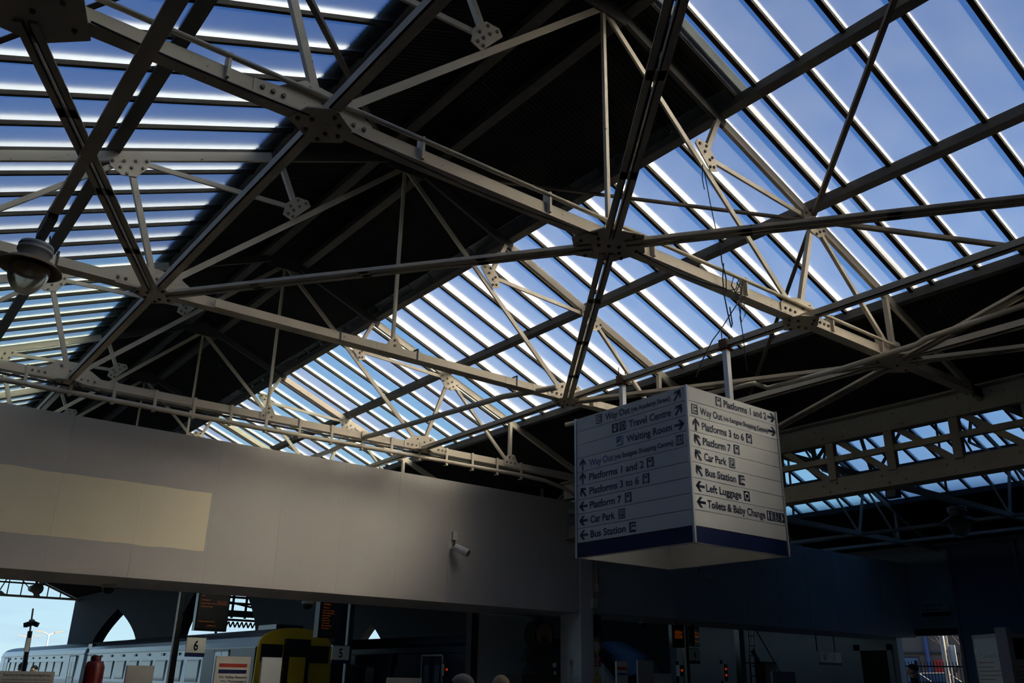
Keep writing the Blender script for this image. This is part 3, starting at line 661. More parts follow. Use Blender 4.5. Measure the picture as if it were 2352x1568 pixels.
def s_pict(face, row, x0, x1, kind):
    a, b = along(face, CX(x0), row), along(face, CX(x1), row); c = (a + b) / 2; h = min(0.066, (b - a) / 2 * 1.05 + 0.004); k = h / 0.066
    sc = lambda polys: [[(x * k, y * k) for x, y in q] for q in polys]
    s_shape(face, row, c, sc([rect(-.062, .062, -.066, .066)]), 'sign_midblue' if kind == 'wait' else 'sign_navy')
    wht, navy = [], []
    if kind == 'train':
        wht = [[(-.036, -.04), (.036, -.04), (.036, .035), (.022, .05), (-.022, .05), (-.036, .035)], rect(-.03, .03, -.06, -.052)]
        navy = [rect(-.026, .026, .002, .036), disc(-.022, -.022, .006), disc(.022, -.022, .006)]
    elif kind == 'out':
        wht = [rect(-.048, .04, .036, .05), rect(-.048, .04, -.05, -.036), rect(-.048, -.034, -.05, .05), rect(-.016, .02, -.008, .008), [(.016, .024), (.044, 0), (.016, -.024)]]
        wht += [rect(-.022, -.008, -.03, .03)]
    elif kind == 'out_up':
        wht = [rect(-.048, -.034, -.05, .05), rect(.034, .048, -.05, .05), rect(-.048, .048, -.05, -.036), rect(-.008, .008, -.024, .02), [(-.026, .016), (.026, .016), (0, .048)], rect(-.024, .024, -.028, -.014)]
    elif kind == 'park':
        wht = [rect(-.048, .048, .04, .05), rect(-.048, .048, -.05, -.04), rect(-.048, -.038, -.05, .05), rect(.038, .048, -.05, .05), rect(-.018, -.006, -.03, .03), rect(-.018, .016, .02, .03), rect(-.018, .016, -.004, .006), rect(.008, .02, 0.0, .026)]
    elif kind == 'bus':
        wht = [rect(-.03, .062, -.04, .034), rect(-.02, .062, .03, .04)]
        navy = [rect(-.006, .022, .0, .026), rect(.028, .062, .0, .026), rect(-.024, -.012, -.03, .026), disc(.014, -.04, .013)]
    elif kind == 'bag':
        wht = [rect(-.04, .04, -.034, .034), rect(-.02, .02, .034, .046), [(-.02, -.042), (.02, -.042), (0, -.058)]]
        navy = [rect(-.03, .03, -.024, .024)]
    elif kind == 'ticket':
        wht = [[(-.03, -.03), (.012, -.05), (.034, .03), (-.008, .05)]]; navy = [[(-.014, 0), (.012, -.012), (.02, .012), (-.006, .024)]]
    elif kind == 'info':
        wht = [disc(0, 0, .05, 20)]; navy = [disc(0, 0, .042, 20)]
    elif kind == 'wait':
        wht = [disc(-.03, .03, .011), [(-.06, -.05), (.04, -.05), (.03, -.01), (.0, -.015), (-.06, -.03)], [(.03, -.02), (.05, -.02), (.056, .045), (.036, .045)]]
    elif kind == 'wc':
        wht = [disc(-.03, .042, .012), rect(-.044, -.016, -.01, .026), rect(-.04, -.02, -.052, -.01), disc(.03, .042, .012), [(.014, -.02), (.046, -.02), (.038, .026), (.022, .026)], rect(.02, .04, -.052, -.02)]
    elif kind == 'access':
        wht = [disc(-.008, .044, .012), rect(-.016, .0, -.01, .03), rect(-.016, .022, -.014, .0), [(.014, -.014), (.026, -.01), (.044, -.04), (.032, -.046)], disc(-.004, -.03, .03, 16)]; navy = [disc(-.004, -.03, .02, 16)]
    elif kind == 'baby':
        wht = [disc(.0, .042, .012), [(-.02, -.05), (.0, -.05), (.02, .026), (-.006, .03)], [(.0, .01), (.034, -.01), (.034, -.03), (.0, -.012)]]
    s_shape(face, row, c, sc(wht), 'sign_white', 0.005)
    if navy: s_shape(face, row, c, sc(navy), 'sign_navy', 0.007)
    if kind == 'info': s_shape(face, row, c, sc([rect(-.007, .007, -.028, .012), disc(0, .026, .009)]), 'sign_white', 0.009)
L, Rr = 'left', 'right'
s_pict(L, 1, 200, 250, 'out'); s_text(L, 1, 'Way Out', 275, 465); s_text(L, 1, '(via Academy Street)', 478, 782, 0.066, dz=0.008); s_arrow(L, 1, 808, 868, 50)
s_pict(L, 2, 325, 378, 'ticket'); s_pict(L, 2, 383, 435, 'info'); s_text(L, 2, 'Travel Centre', 460, 788); s_arrow(L, 2, 818, 878, 50)
s_pict(L, 3, 360, 412, 'wait'); s_text(L, 3, 'Waiting Room', 440, 797); s_arrow(L, 3, 815, 892, 0)
s_arrow(L, 4, 78, 118, 90); s_text(L, 4, 'Way Out', 148, 338, mat='sign_midblue'); s_text(L, 4, '(via Eastgate Shopping Centre)', 348, 806, 0.066, dz=0.008); s_pict(L, 4, 828, 885, 'out_up')
s_arrow(L, 5, 78, 118, 90); s_text(L, 5, 'Platforms 1 and 2', 148, 575); s_pict(L, 5, 598, 655, 'train')
s_arrow(L, 6, 78, 128, 130); s_text(L, 6, 'Platforms 3 to 6', 150, 537); s_pict(L, 6, 565, 622, 'train')
s_arrow(L, 7, 72, 136, 180); s_text(L, 7, 'Platform 7', 153, 400); s_pict(L, 7, 427, 482, 'train')
s_arrow(L, 8, 72, 138, 180); s_text(L, 8, 'Car Park', 158, 350); s_pict(L, 8, 377, 430, 'park')
s_arrow(L, 9, 75, 140, 180); s_text(L, 9, 'Bus Station', 158, 435); s_pict(L, 9, 460, 517, 'bus')
s_pict(Rr, 1, 1135, 1180, 'train'); s_text(Rr, 1, 'Platforms 1 and 2', 1198, 1533); s_arrow(Rr, 1, 1545, 1595, 0)
s_pict(Rr, 2, 947, 995, 'out'); s_text(Rr, 2, 'Way Out', 1013, 1188); s_text(Rr, 2, '(via Eastgate Shopping Centre)', 1197, 1545, 0.066, dz=0.008); s_arrow(Rr, 2, 1552, 1603, 0)
s_arrow(Rr, 3, 962, 1000, 90); s_text(Rr, 3, 'Platforms 3 to 6', 1028, 1357); s_pict(Rr, 3, 1375, 1420, 'train')
s_arrow(Rr, 4, 965, 1018, 130); s_text(Rr, 4, 'Platform 7', 1036, 1255); s_pict(Rr, 4, 1278, 1322, 'train')
s_arrow(Rr, 5, 972, 1027, 130); s_text(Rr, 5, 'Car Park', 1046, 1222); s_pict(Rr, 5, 1241, 1288, 'park')
s_arrow(Rr, 6, 982, 1032, 130); s_text(Rr, 6, 'Bus Station', 1056, 1297); s_pict(Rr, 6, 1317, 1363, 'bus')
s_arrow(Rr, 7, 985, 1048, 180); s_text(Rr, 7, 'Left Luggage', 1062, 1338); s_pict(Rr, 7, 1357, 1404, 'bag')
s_arrow(Rr, 8, 993, 1056, 180); s_text(Rr, 8, 'Toilets & Baby Change', 1072, 1525); s_pict(Rr, 8, 1540, 1583, 'wc'); s_pict(Rr, 8, 1588, 1628, 'access'); s_pict(Rr, 8, 1633, 1674, 'baby')
# posts hanging the sign from the longitudinal tie, with rusty clamps
for y in (0.05, WY - 0.05):
    hx = XM + 3.36 - SX0
    obj('hanger_post', MB().box(hx - 0.038, hx + 0.038, y - 0.038, y + 0.038, HZ - 1.2, TIE_Z - 0.10 - SZ0), 'steel_post', sign)
    mb = MB().box(hx - 0.075, hx + 0.075, y - 0.06, y + 0.06, TIE_Z - 0.10 - SZ0, TIE_Z + 0.03 - SZ0); mb.box(hx - 0.10, hx + 0.10, y - 0.08, y + 0.08, TIE_Z - 0.115 - SZ0, TIE_Z - 0.10 - SZ0)
    for q in (-0.07, 0.07): mb.tube((hx + q, y, TIE_Z - SZ0), (hx + q, y, TIE_Z + 0.16 - SZ0), 0.008, 6)
    obj('clamp', mb, 'rust_clamp', sign)

# ------------------------------------------------------------------ lamps, pipes, cables and cameras under the roof
paint('lamp_grey', (0.50, 0.52, 0.53), 0.35, var=0.1, scale=8)
paint('lamp_brown', (0.28, 0.20, 0.11), 0.6, var=0.3, scale=9)
paint('lamp_amber', (0.42, 0.27, 0.06), 0.5, var=0.3, scale=9)
paint('cctv_white', (0.62, 0.60, 0.55), 0.5, var=0.08)
def lamp_glass():
    m, nt, out = node_mat('lamp_glass')
    b = nt.nodes.new('ShaderNodeBsdfPrincipled'); b.inputs['Base Color'].default_value = (0.62, 0.60, 0.50, 1)
    b.inputs['Roughness'].default_value = 0.25; b.inputs['Transmission Weight'].default_value = 0.75; b.inputs['IOR'].default_value = 1.15
    nt.links.new(b.outputs[0], out.inputs[0])
lamp_glass()
def pendant_lamp(label, loc, r=0.30, group=None, tilt=0.0):
    """old station lamp: ribbed gear cap, broad brim, egg-shaped glass below; local origin at the hanging point"""
    t = thing('pendant_lamp', label, 'lamp', loc, group); k = r / 0.30
    t.rotation_euler = (0, tilt, 0)
    S = lambda prof: [(a * k, b * k) for a, b in prof]
    obj('hook', MB().path([Vector((0, 0, 0.02)) * k, Vector((0.02, 0, -0.02)) * k, Vector((0, 0, -0.07)) * k], 0.012 * k, 6), 'dark_steel', t)
    obj('gear_cap', MB().lathe(S([(0.0, -0.05), (0.10, -0.055), (0.155, -0.075), (0.165, -0.11), (0.15, -0.125), (0.165, -0.135), (0.165, -0.16), (0.145, -0.17), (0.145, -0.235), (0.13, -0.25)]), n=28), 'lamp_grey', t, smooth=True)
    obj('shade', MB().lathe(S([(0.13, -0.245), (0.18, -0.255), (0.24, -0.285), (0.295, -0.335), (0.30, -0.345), (0.285, -0.345), (0.23, -0.305), (0.17, -0.28), (0.12, -0.27)]), n=32), 'lamp_brown', t, smooth=True)
    obj('reflector', MB().lathe(S([(0.0, -0.275), (0.06, -0.28), (0.12, -0.30), (0.17, -0.33), (0.178, -0.34)]), n=24), 'lamp_amber', t, smooth=True)
    obj('bulb', MB().lathe(S([(0.03, -0.28), (0.035, -0.32), (0.055, -0.36), (0.05, -0.40), (0.0, -0.42)]), n=14), 'lamp_grey', t, smooth=True)
    obj('glass_bowl', MB().lathe(S([(0.185, -0.335), (0.19, -0.36), (0.182, -0.42), (0.16, -0.49), (0.12, -0.555), (0.07, -0.60), (0.0, -0.62)]), n=28), 'lamp_glass', t, smooth=True)
    return t
pendant_lamp('large grey pendant lamp with brown brim and glass bowl, hung under the conduit end', (0.965, 9.25, 5.715), 0.305, tilt=0.06)
lb = on_y(2195, 1152, TRUSS_Y[2])
pendant_lamp('dim grey pendant lamp under the neighbouring roof beyond the lattice girder', (lb.x, lb.y, TIE_Z - 0.075), 0.42)
# box lamp hung under the girder
fb = on_x(2052, 1112, 16.5)
bl = thing('box_floodlight', 'small pale box floodlight hanging below the lattice girder', 'lamp', (fb.x, fb.y, fb.z))
obj('bracket', MB().beam((0, 0, -0.02), (14.05 - fb.x, 0, 4.74 + 0.2 - fb.z), 0.03, 0.05), 'dark_steel', bl); obj('housing', MB().box(-0.14, 0.02, -0.12, 0.12, -0.28, 0.0), 'dark_steel', bl)
obj('lens', MB().box(-0.155, -0.14, -0.10, 0.10, -0.26, -0.02), 'cctv_white', bl)
# conduit that carries the lamp
cd = thing('lamp_conduit', 'cream channel conduit running overhead to the pendant lamp', 'conduit', (1.0, 0.0, 5.80))
obj('channel', MB().box(-0.05, 0.05, 0, 7.45, 0, 0.07), 'cream_paint', cd); obj('channel', MB().box(-0.075, -0.05, 0, 7.45, -0.008, 0.02), 'cream_paint', cd)
obj('outlet_arm', MB().box(-0.06, 0.04, 7.45, 8.75, 0.0, 0.06), 'cream_paint', cd); obj('lamp_bracket', MB().box(-0.06, 0.03, 8.75, 9.35, -0.06, 0.07), 'dark_steel', cd)
obj('chain', MB().path([(0.06, 9.3, 0.0), (0.075, 9.32, -0.06), (0.07, 9.33, -0.12)], 0.008, 5), 'dark_steel', cd)
# duct clipped along the tie of the second truss
y2 = TRUSS_Y[2]
du = thing('cable_duct', 'cream cable duct clipped along the ducted truss behind the pendant lamp', 'duct', (XM, y2 - 0.09, TIE_Z - 0.03))
for a, b in ((-7.9, -3.85), (-2.65, 2.65), (3.85, 7.6)): obj('trunking', MB().box(a, b, -0.05, 0.012, -0.055, 0.05), 'cream_paint', du)
for x in (-5.2, -4.6, -2.5, -1.6, -0.3, 0.9, 2.0, 2.55, 3.95, 5.4): obj('joint_cover', MB().box(x - 0.02, x + 0.02, -0.054, 0.012, -0.059, 0.054), 'cream_paint', du)
for x in (-4.5, -0.9, 0.35, 2.2): obj('clip', MB().box(x - 0.012, x + 0.012, -0.06, 0.06, 0.10, 0.115).box(x - 0.012, x + 0.012, -0.06, -0.045, -0.07, 0.115), 'dark_steel', du)
# conduit above the tie of the first truss, and its sagging cable
y1 = TRUSS_Y[1]
cp_ = thing('steel_conduit', 'thin cream conduit running just above the cable-hung truss tie', 'conduit', (XM, y1 - 0.10, TIE_Z + 0.14))
obj('pipe', MB().tube((-5.3, 0, 0), (5.6, 0, -0.02), 0.024, 8), 'cream_paint', cp_, smooth=True)
for x in (-4.2, -2.4, -0.9, 0.6, 2.2, 4.0, 5.2): obj('saddle', MB().box(x - 0.012, x + 0.012, -0.01, 0.1, -0.20, 0.03), 'cream_paint', cp_)
def sag(a, b, s, n=10): 
    a = Vector(a); b = Vector(b); return [a.lerp(b, i / n) - Vector((0, 0, s * 4 * (i / n) * (1 - i / n))) for i in range(n + 1)]
cable = MB().path(sag((0.6, y1 - 0.09, TIE_Z - 0.07), (2.3, y1 - 0.09, TIE_Z - 0.09), 0.03), 0.009).path(sag((2.7, y1 - 0.09, TIE_Z - 0.09), (5.55, y1 - 0.09, TIE_Z - 0.09), 0.07), 0.009)
lc = thing('sagging_cable', 'thin dark cable drooping under the cable-hung truss tie', 'cable', (0, 0, 0))
for a, b, s in (((0.6, y1 - 0.09, 5.93), (2.3, y1 - 0.09, 5.91), 0.02), ((2.7, y1 - 0.09, 5.91), (5.55, y1 - 0.09, 5.91), 0.06), ((6.1, y1 - 0.09, 5.91), (7.6, y1 - 0.09, 5.91), 0.05)):
    obj('cable_span', MB().path(sag(a, b, s), 0.009), 'black_rubber', lc)
# the bundle of loose cables on the first truss, traced on the truss plane
yb = y1 - 0.14
P_ = lambda *pts: [on_y(u, v, yb) for u, v in pts]
bd = thing('loose_cables', 'tangle of loose black cables hanging from the cable-hung truss above the sign', 'cable', tuple(on_y(1690, 665, yb)))
O_ = Vector(bd.location)
for pts, r in (((( 1662, 605), (1660, 640), (1664, 680), (1672, 720), (1680, 752), (1682, 745), (1676, 705)), 0.008), (((1692, 648), (1702, 662), (1698, 690), (1688, 706), (1676, 724), (1660, 750), (1636, 782), (1612, 830), (1598, 866)), 0.007),
               (((1705, 645), (1702, 690), (1700, 730), (1706, 765), (1710, 800), (1716, 850)), 0.006), (((1703, 660), (1697, 700), (1703, 740), (1712, 722), (1708, 690)), 0.006),
               (((1654, 560), (1658, 600), (1668, 640), (1668, 668), (1690, 664), (1697, 640), (1685, 636), (1680, 655), (1690, 672), (1700, 650)), 0.008), (((1618, 395), (1632, 470), (1645, 530), (1655, 565)), 0.006),
               (((1614, 378), (1613, 410), (1618, 435)), 0.006), (((1685, 672), (1702, 670), (1684, 676), (1702, 676), (1686, 682), (1702, 684)), 0.006)):
    obj('cable', MB().path([Vector(p) - O_ for p in P_(*pts)], r, 5), 'black_rubber', bd)
# pipe slung under the tie of the third truss
y3 = TRUSS_Y[3]
sp = thing('slung_pipe', 'cream pipe slung on small brackets below the piped truss, before the beige wall', 'pipe', (XM, y3, TIE_Z))
obj('pipe', MB().path([(-8.0, -0.06, -0.235), (0.0, -0.06, -0.245), (5.9, -0.06, -0.20), (6.6, -0.06, -0.22), (7.2, -0.06, -0.32), (7.9, -0.05, -0.55)], 0.045, 8), 'cream_paint', sp, smooth=True)
obj('thin_pipe', MB().tube((-8, -0.02, -0.13), (6.2, -0.02, -0.13), 0.02, 8), 'dark_steel', sp, smooth=True)
for i in range(18):
    x = -5.3 + 0.66 * i; obj('bracket', MB().box(x - 0.025, x + 0.025, -0.085, -0.065, -0.29, 0.075).box(x - 0.025, x + 0.025, -0.10, 0.0, -0.30, -0.28), 'cream_paint', sp)
# pipes lying along the roof
rpz = thing('roof_pipe', 'dark pipe crossing from the ducted truss over the beige wall, with a kink', 'pipe', (0, 0, 0))
obj('pipe', MB().path([(8.55, 9.95, 5.93), (8.2, 10.9, 5.93), (7.78, 14.9, 5.95), (7.72, 15.3, 5.95), (7.75, 16.2, 5.93), (7.68, 17.6, 5.93), (7.5, 19.3, 5.95)], 0.05, 8), 'cream_paint', rpz, smooth=True)
vp = thing('valley_pipe', 'cream pipe with a kink under the roof valley behind the hanging sign', 'pipe', (0, 0, 0))
obj('pipe', MB().path([on_z(u, v, 5.82) for u, v in ((1300, 975), (1576, 915), (1732, 880), (1764, 891), (1935, 846), (2108, 790), (2128, 777), (2352, 701), (2420, 678))], 0.04, 8), 'cream_paint', vp, smooth=True)

# ------------------------------------------------------------------ cameras on the walls
def cctv(label, p, mat='cctv_white'):
    t = thing('cctv_camera', label, 'camera', tuple(p))
    obj('wall_box', MB().box(-0.05, 0.06, -0.07, 0.0, 0.20, 0.38), mat, t)
    obj('cable', MB().path([(0.02, -0.04, 0.2), (0.0, -0.05, 0.1), (-0.03, -0.08, 0.02)], 0.012, 6), 'black_rubber', t)
    obj('arm', MB().tube((-0.06, 0.0, 0.0), (-0.04, -0.16, 0.03), 0.03, 8), mat, t)
    a, b = Vector((-0.04, -0.15, 0.03)), Vector((0.13, -0.40, -0.10))
    obj('housing', MB().tube(a, b, 0.085, 14), mat, t); obj('lens', MB().tube(b, b + (b - a).normalized() * 0.008, 0.075, 14), 'lamp_brown', t)
    return t
cctv('pale cylinder camera fixed on the beige wall', on_y(1040, 1262, YW))
cctv('pale cylinder camera fixed on the dark back wall under the hanging sign', on_y(1604, 1322, YB2))
def dome(label, p):
    t = thing('dome_camera', label, 'camera', tuple(p))
    obj('base', MB().lathe([(0.0, 0.0), (0.13, 0.0), (0.13, -0.05), (0.11, -0.06)], n=18), 'cctv_white', t, smooth=True)
    obj('dome', MB().lathe([(0.11, -0.055), (0.10, -0.11), (0.06, -0.155), (0.0, -0.17)], n=18), 'black_rubber', t, smooth=True)
p = on_z(251, 1342, ZW0); dome('small dark dome camera under the beige wall, before the pointed arch', p)
p = on_z(707, 1381, ZW0); dome('small dark dome camera under the beige wall, beside the second screen', p)
p = on_z(1478, 1426, 3.15); dome('small dark dome camera under the dark back wall, beside the white column', p)
p = on_z(85, 1335, ZW0)
fl_ = thing('speaker', 'small pinkish loudspeaker under the beige wall against the open sky', 'speaker', (p.x, p.y, ZW0))
obj('stem', MB().box(-0.02, 0.02, -0.02, 0.02, -0.06, 0.0), 'dark_steel', fl_); obj('horn', MB().tube((-0.06, 0.12, -0.12), (0.03, -0.10, -0.13), 0.05, 14, 0.10), 'cctv_white', fl_, smooth=True)

# ------------------------------------------------------------------ platform side: trains, signs, screens
paint('train_silver', (0.58, 0.66, 0.72), 0.16, var=0.05, scale=1.0)
paint('train_roof', (0.05, 0.06, 0.08), 0.4, var=0.1, scale=1.0)
paint('train_blue', (0.010, 0.013, 0.03), 0.35, var=0.1)
paint('train_yellow', (0.55, 0.36, 0.01), 0.4, var=0.06)
paint('train_black', (0.012, 0.013, 0.016), 0.2, var=0.1)
paint('window_glass', (0.10, 0.14, 0.17), 0.05, var=0.05, spec=0.8)
paint('sign_cream', (0.62, 0.60, 0.52), 0.5, var=0.05)
paint('board_grey', (0.40, 0.39, 0.36), 0.6, var=0.08)
paint('red_print', (0.45, 0.035, 0.02), 0.5, var=0.08)
paint('yellow_print', (0.60, 0.40, 0.02), 0.5, var=0.06)
paint('print_dark', (0.06, 0.06, 0.07), 0.6, var=0.1)
paint('red_post', (0.14, 0.005, 0.005), 0.45, var=0.15)
paint('screen_black', (0.008, 0.008, 0.009), 0.3, var=0.1)
paint('led_amber', (0.2, 0.05, 0.0), 0.5, emit=((1.0, 0.22, 0.02), 0.06))
paint('lamp_red', (0.4, 0.02, 0.0), 0.4, emit=((1.0, 0.06, 0.01), 0.25))
paint('skin_light', (0.50, 0.33, 0.25), 0.5, var=0.06, scale=20)
paint('hair_grey', (0.28, 0.24, 0.19), 0.7, var=0.25, scale=40)
paint('hair_dark', (0.02, 0.016, 0.014), 0.6, var=0.2, scale=40)
paint('cloth_dark', (0.015, 0.015, 0.02), 0.85, var=0.2, scale=12)
paint('cloth_navy', (0.02, 0.025, 0.05), 0.85, var=0.2, scale=12)

def profile(x0, x1, z0=-0.85, zs=2.35, zr=2.95):
    """outline of a carriage across its length"""
    w = x1 - x0; pts = [(x0 + 0.05, z0), (x0, 0.2), (x0, 1.2), (x0 + 0.04, zs)]
    n = 7; cx = (x0 + x1) / 2; a = w / 2 - 0.04
    for i in range(1, 2 * n): 
        t = math.pi * (1 - i / (2 * n)); pts.append((cx + a * math.cos(t), zs + (zr - zs) * math.sin(t) ** 0.8))
    pts += [(x1 - 0.04, zs), (x1, 1.2), (x1, 0.2), (x1 - 0.05, z0)]
    return pts
def hull(mb, pts, y0, y1):
    k = len(pts); vs = [(x, y0, z) for x, z in pts] + [(x, y1, z) for x, z in pts]
    return mb.add(vs, [tuple(range(k)), tuple(range(2 * k - 1, k - 1, -1))] + [(i, i + k, (i + 1) % k + k, (i + 1) % k) for i in range(k)])
def carriage(label, x0, x1, y0, y1, body, win_y, door_y, roof='train_roof', zw=(1.30, 2.02)):
    t = thing('train_carriage', label, 'train', ((x0 + x1) / 2, y0, -0.85))
    L_ = Vector(t.location)
    def part(nm, mb, m, par=None, smooth=False):
        mb.v = [tuple(Vector(v) - L_) for v in mb.v]; return obj(nm, mb, m, par or t, smooth=smooth)
    b = part('body', hull(MB(), profile(x0, x1), y0, y1), body)
    rf = [(x, z + 0.012) for x, z in profile(x0 + 0.01, x1 - 0.01)[3:-3]]
    part('roof', hull(MB(), rf, y0 + 0.02, y1 - 0.02), roof)
    part('gutter_rail', MB().box(x0 + 0.0, x0 + 0.05, y0, y1, 2.33, 2.37), 'train_black')
    for a in win_y:
        w = part('window', MB().box(x0 - 0.012, x0 + 0.03, a, a + 1.25, zw[0], zw[1]), 'train_black')
        part('pane', MB().box(x0 - 0.018, x0 + 0.02, a + 0.05, a + 1.2, zw[0] + 0.05, zw[1] - 0.05), 'window_glass', w)
        part('vent', MB().box(x0 - 0.01, x0 + 0.06, a + 0.4, a + 0.7, 2.18, 2.27), 'train_black')
    for a in door_y:
        for q in (0.0, 0.62):
            d = part('door', MB().box(x0 - 0.02, x0 + 0.02, a + q, a + q + 0.58, 0.1, 2.25), body)
            part('door_window', MB().box(x0 - 0.026, x0 + 0.0, a + q + 0.14, a + q + 0.44, 1.25, 1.98), 'window_glass', d)
        part('door_frame', MB().box(x0 - 0.03, x0, a - 0.06, a, 0.1, 2.3).box(x0 - 0.03, x0, a + 1.2, a + 1.26, 0.1, 2.3).box(x0 - 0.03, x0, a - 0.06, a + 1.26, 2.25, 2.3), 'board_grey')
    for a in (y0 + 2.5, y1 - 4.0):
        part('bogie', MB().box(x0 + 0.3, x1 - 0.3, a, a + 2.4, -1.1, -0.75), 'train_black')
    return t, part
xa0, xa1, ya = 10.85, 13.35, 26.5
ta, pa_ = carriage('silver blue carriage with yellow and black cab end below the second screen', xa0, xa1, ya, 46.6, 'train_silver', [31.2 + 1.78 * i for i in range(8)], [28.6, 45.2])
# cab end: dark sides near the cab, yellow frame with two windscreens and a gangway door
pa_('cab_side', MB().box(xa0 - 0.008, xa0 + 0.03, ya, ya + 4.4, 0.3, 2.34), 'train_blue')
pf = profile(xa0, xa1)
cxa = (xa0 + xa1) / 2
pa_('cab_front', hull(MB(), pf, ya - 0.10, ya + 0.02), 'train_yellow')
inner = [((x - cxa) * 0.90 + cxa, (z - 1.0) * 0.90 + 1.0 + 0.02) for x, z in pf]
for s in (-1, 1):
    w = pa_('windscreen', MB().box(cxa + s * 0.78 - 0.34, cxa + s * 0.78 + 0.34, ya - 0.13, ya - 0.05, 1.95, 2.45), 'train_black')
    pa_('wiper', MB().beam((cxa + s * 0.78, ya - 0.14, 1.97), (cxa + s * 0.6, ya - 0.14, 2.3), 0.02, 0.02), 'train_black', w)
pa_('gangway', MB().box(cxa - 0.40, cxa + 0.40, ya - 0.28, ya - 0.05, -0.2, 2.62), 'train_black')
pa_('gangway_door', MB().box(cxa - 0.26, cxa + 0.26, ya - 0.31, ya - 0.27, 0.0, 2.1), 'train_yellow')
pa_('roof_pod', MB().box(cxa - 0.5, cxa + 0.4, ya + 0.4, ya + 1.8, 2.90, 3.06), 'train_black')
tb, pb_ = carriage('silver blue carriage coupled behind the cab carriage, under open sky', xa0, xa1, 47.3, 69.5, 'train_silver', [51.5 + 1.78 * i for i in range(9)], [48.6, 66.6])
pb_('gangway_bellows', MB().box(xa0 + 0.15, xa1 - 0.15, 46.6, 47.3, -0.2, 2.8), 'train_black')
xb0, xb1, yb0 = 16.6, 19.1, 23.6
tc_, pc_ = carriage('dark blue carriage standing beyond the number 5 sign', xb0, xb1, yb0, 46.0, 'train_blue', [28.2, 30.2, 34.0, 36.0], [25.0])
q0, q1 = on_x(905, 1515, xb0), on_x(815, 1515, xb0)
w = pc_('cab_window', MB().box(xb0 - 0.02, xb0 + 0.03, q0.y, q1.y, 1.92, 2.36), 'train_black')
pc_('pane', MB().box(xb0 - 0.03, xb0 + 0.02, q0.y + 0.12, q1.y - 0.1, 1.97, 2.32), 'window_glass', w)
# power car nose beyond the column
xc0, xc1, yc = 19.55, 22.15, 20.2
tp = thing('train_power_car', 'dark sloping power car nose with a yellow band, beyond the white column', 'train', ((xc0 + xc1) / 2, yc, -0.85))
Lp = Vector(tp.location)
def pp(nm, mb, m, par=None): mb.v = [tuple(Vector(v) - Lp) for v in mb.v]; return obj(nm, mb, m, par or tp)
nose = MB(); secs = []
base = profile(xc0, xc1)
ccx = (xc0 + xc1) / 2
for y, k, dz in ((0.0, 0.84, 0.70), (0.5, 0.93, 0.86), (1.2, 0.99, 0.96), (2.4, 1.0, 1.0), (16.0, 1.0, 1.0)):
    secs.append([(ccx + (x - ccx) * k, yc + y, -0.85 + (z + 0.85) * dz) for x, z in base])
k_ = len(base); nose.add([v for s in secs for v in s], [tuple(range(k_))] + [(j * k_ + i, (j + 1) * k_ + i, (j + 1) * k_ + (i + 1) % k_, j * k_ + (i + 1) % k_) for j in range(len(secs) - 1) for i in range(k_)])
pp('body', nose, 'train_blue')
pp('windscreen', MB().add([(ccx - 0.85, yc + 0.30, 1.62), (ccx + 0.85, yc + 0.30, 1.62), (ccx + 0.85, yc + 1.12, 2.42), (ccx - 0.85, yc + 1.12, 2.42), (ccx - 0.85, yc + 0.34, 1.60), (ccx + 0.85, yc + 0.34, 1.60), (ccx + 0.85, yc + 1.16, 2.36), (ccx - 0.85, yc + 1.16, 2.36)], [(0, 1, 2, 3), (7, 6, 5, 4), (0, 4, 5, 1), (1, 5, 6, 2), (2, 6, 7, 3), (3, 7, 4, 0)]), 'train_black')
pp('yellow_band', MB().add([(ccx - 0.95, yc + 1.08, 2.36), (ccx + 0.95, yc + 1.08, 2.36), (ccx + 0.92, yc + 1.35, 2.56), (ccx - 0.92, yc + 1.35, 2.56), (ccx - 0.95, yc + 1.2, 2.3), (ccx + 0.95, yc + 1.2, 2.3), (ccx + 0.92, yc + 1.5, 2.5), (ccx - 0.92, yc + 1.5, 2.5)], [(0, 1, 2, 3), (7, 6, 5, 4), (0, 4, 5, 1), (1, 5, 6, 2), (2, 6, 7, 3), (3, 7, 4, 0)]), 'train_yellow')
for i in range(3):
    for j in range(8): pp('check_square', MB().box(xc0 - 0.03, xc0 + 0.05, yc + 2.6 + 0.26 * i + (0.13 if j % 2 else 0), yc + 2.73 + 0.26 * i + (0.13 if j % 2 else 0), 1.2 + 0.13 * j, 1.33 + 0.13 * j), 'sign_white')

# canopy ironwork seen through the second arch
cva, cvb = on_y(500, 1420, 50), on_y(592, 1420, 50)
cn = thing('platform_canopy', 'platform canopy with white valance boards and zigzag ironwork behind the second arch', 'canopy', (cva.x, 50, 0)); cw_ = cvb.x - cva.x
zz = lambda v: on_y(550, v, 50).z
obj('valance_board', MB().box(0, cw_, -0.05, 0.05, zz(1417), zz(1402)), 'sign_white', cn)
for v in (1372, 1386, 1424): obj('rail', MB().box(0, cw_, -0.06, 0.06, zz(v) - 0.06, zz(v) + 0.06), 'train_black', cn)
for i in range(9): obj('zigzag_bar', MB().beam((cw_ * i / 9, 0, zz(1441)), (cw_ * (i + 0.5) / 9, 0, zz(1428)), 0.05, 0.07), 'train_black', cn); obj('zigzag_bar', MB().beam((cw_ * (i + 0.5) / 9, 0, zz(1428)), (cw_ * (i + 1) / 9, 0, zz(1441)), 0.05, 0.07), 'train_black', cn)
for i in range(4): obj('upright', MB().box(cw_ * i / 3 - 0.06, cw_ * i / 3 + 0.06, -0.04, 0.04, -1.1 if i in (0, 3) else zz(1420), zz(1360)), 'train_black', cn)
obj('roof_brace', MB().beam((0, 0, zz(1380)), (cw_, 0, zz(1396)), 0.08, 0.10), 'train_black', cn)

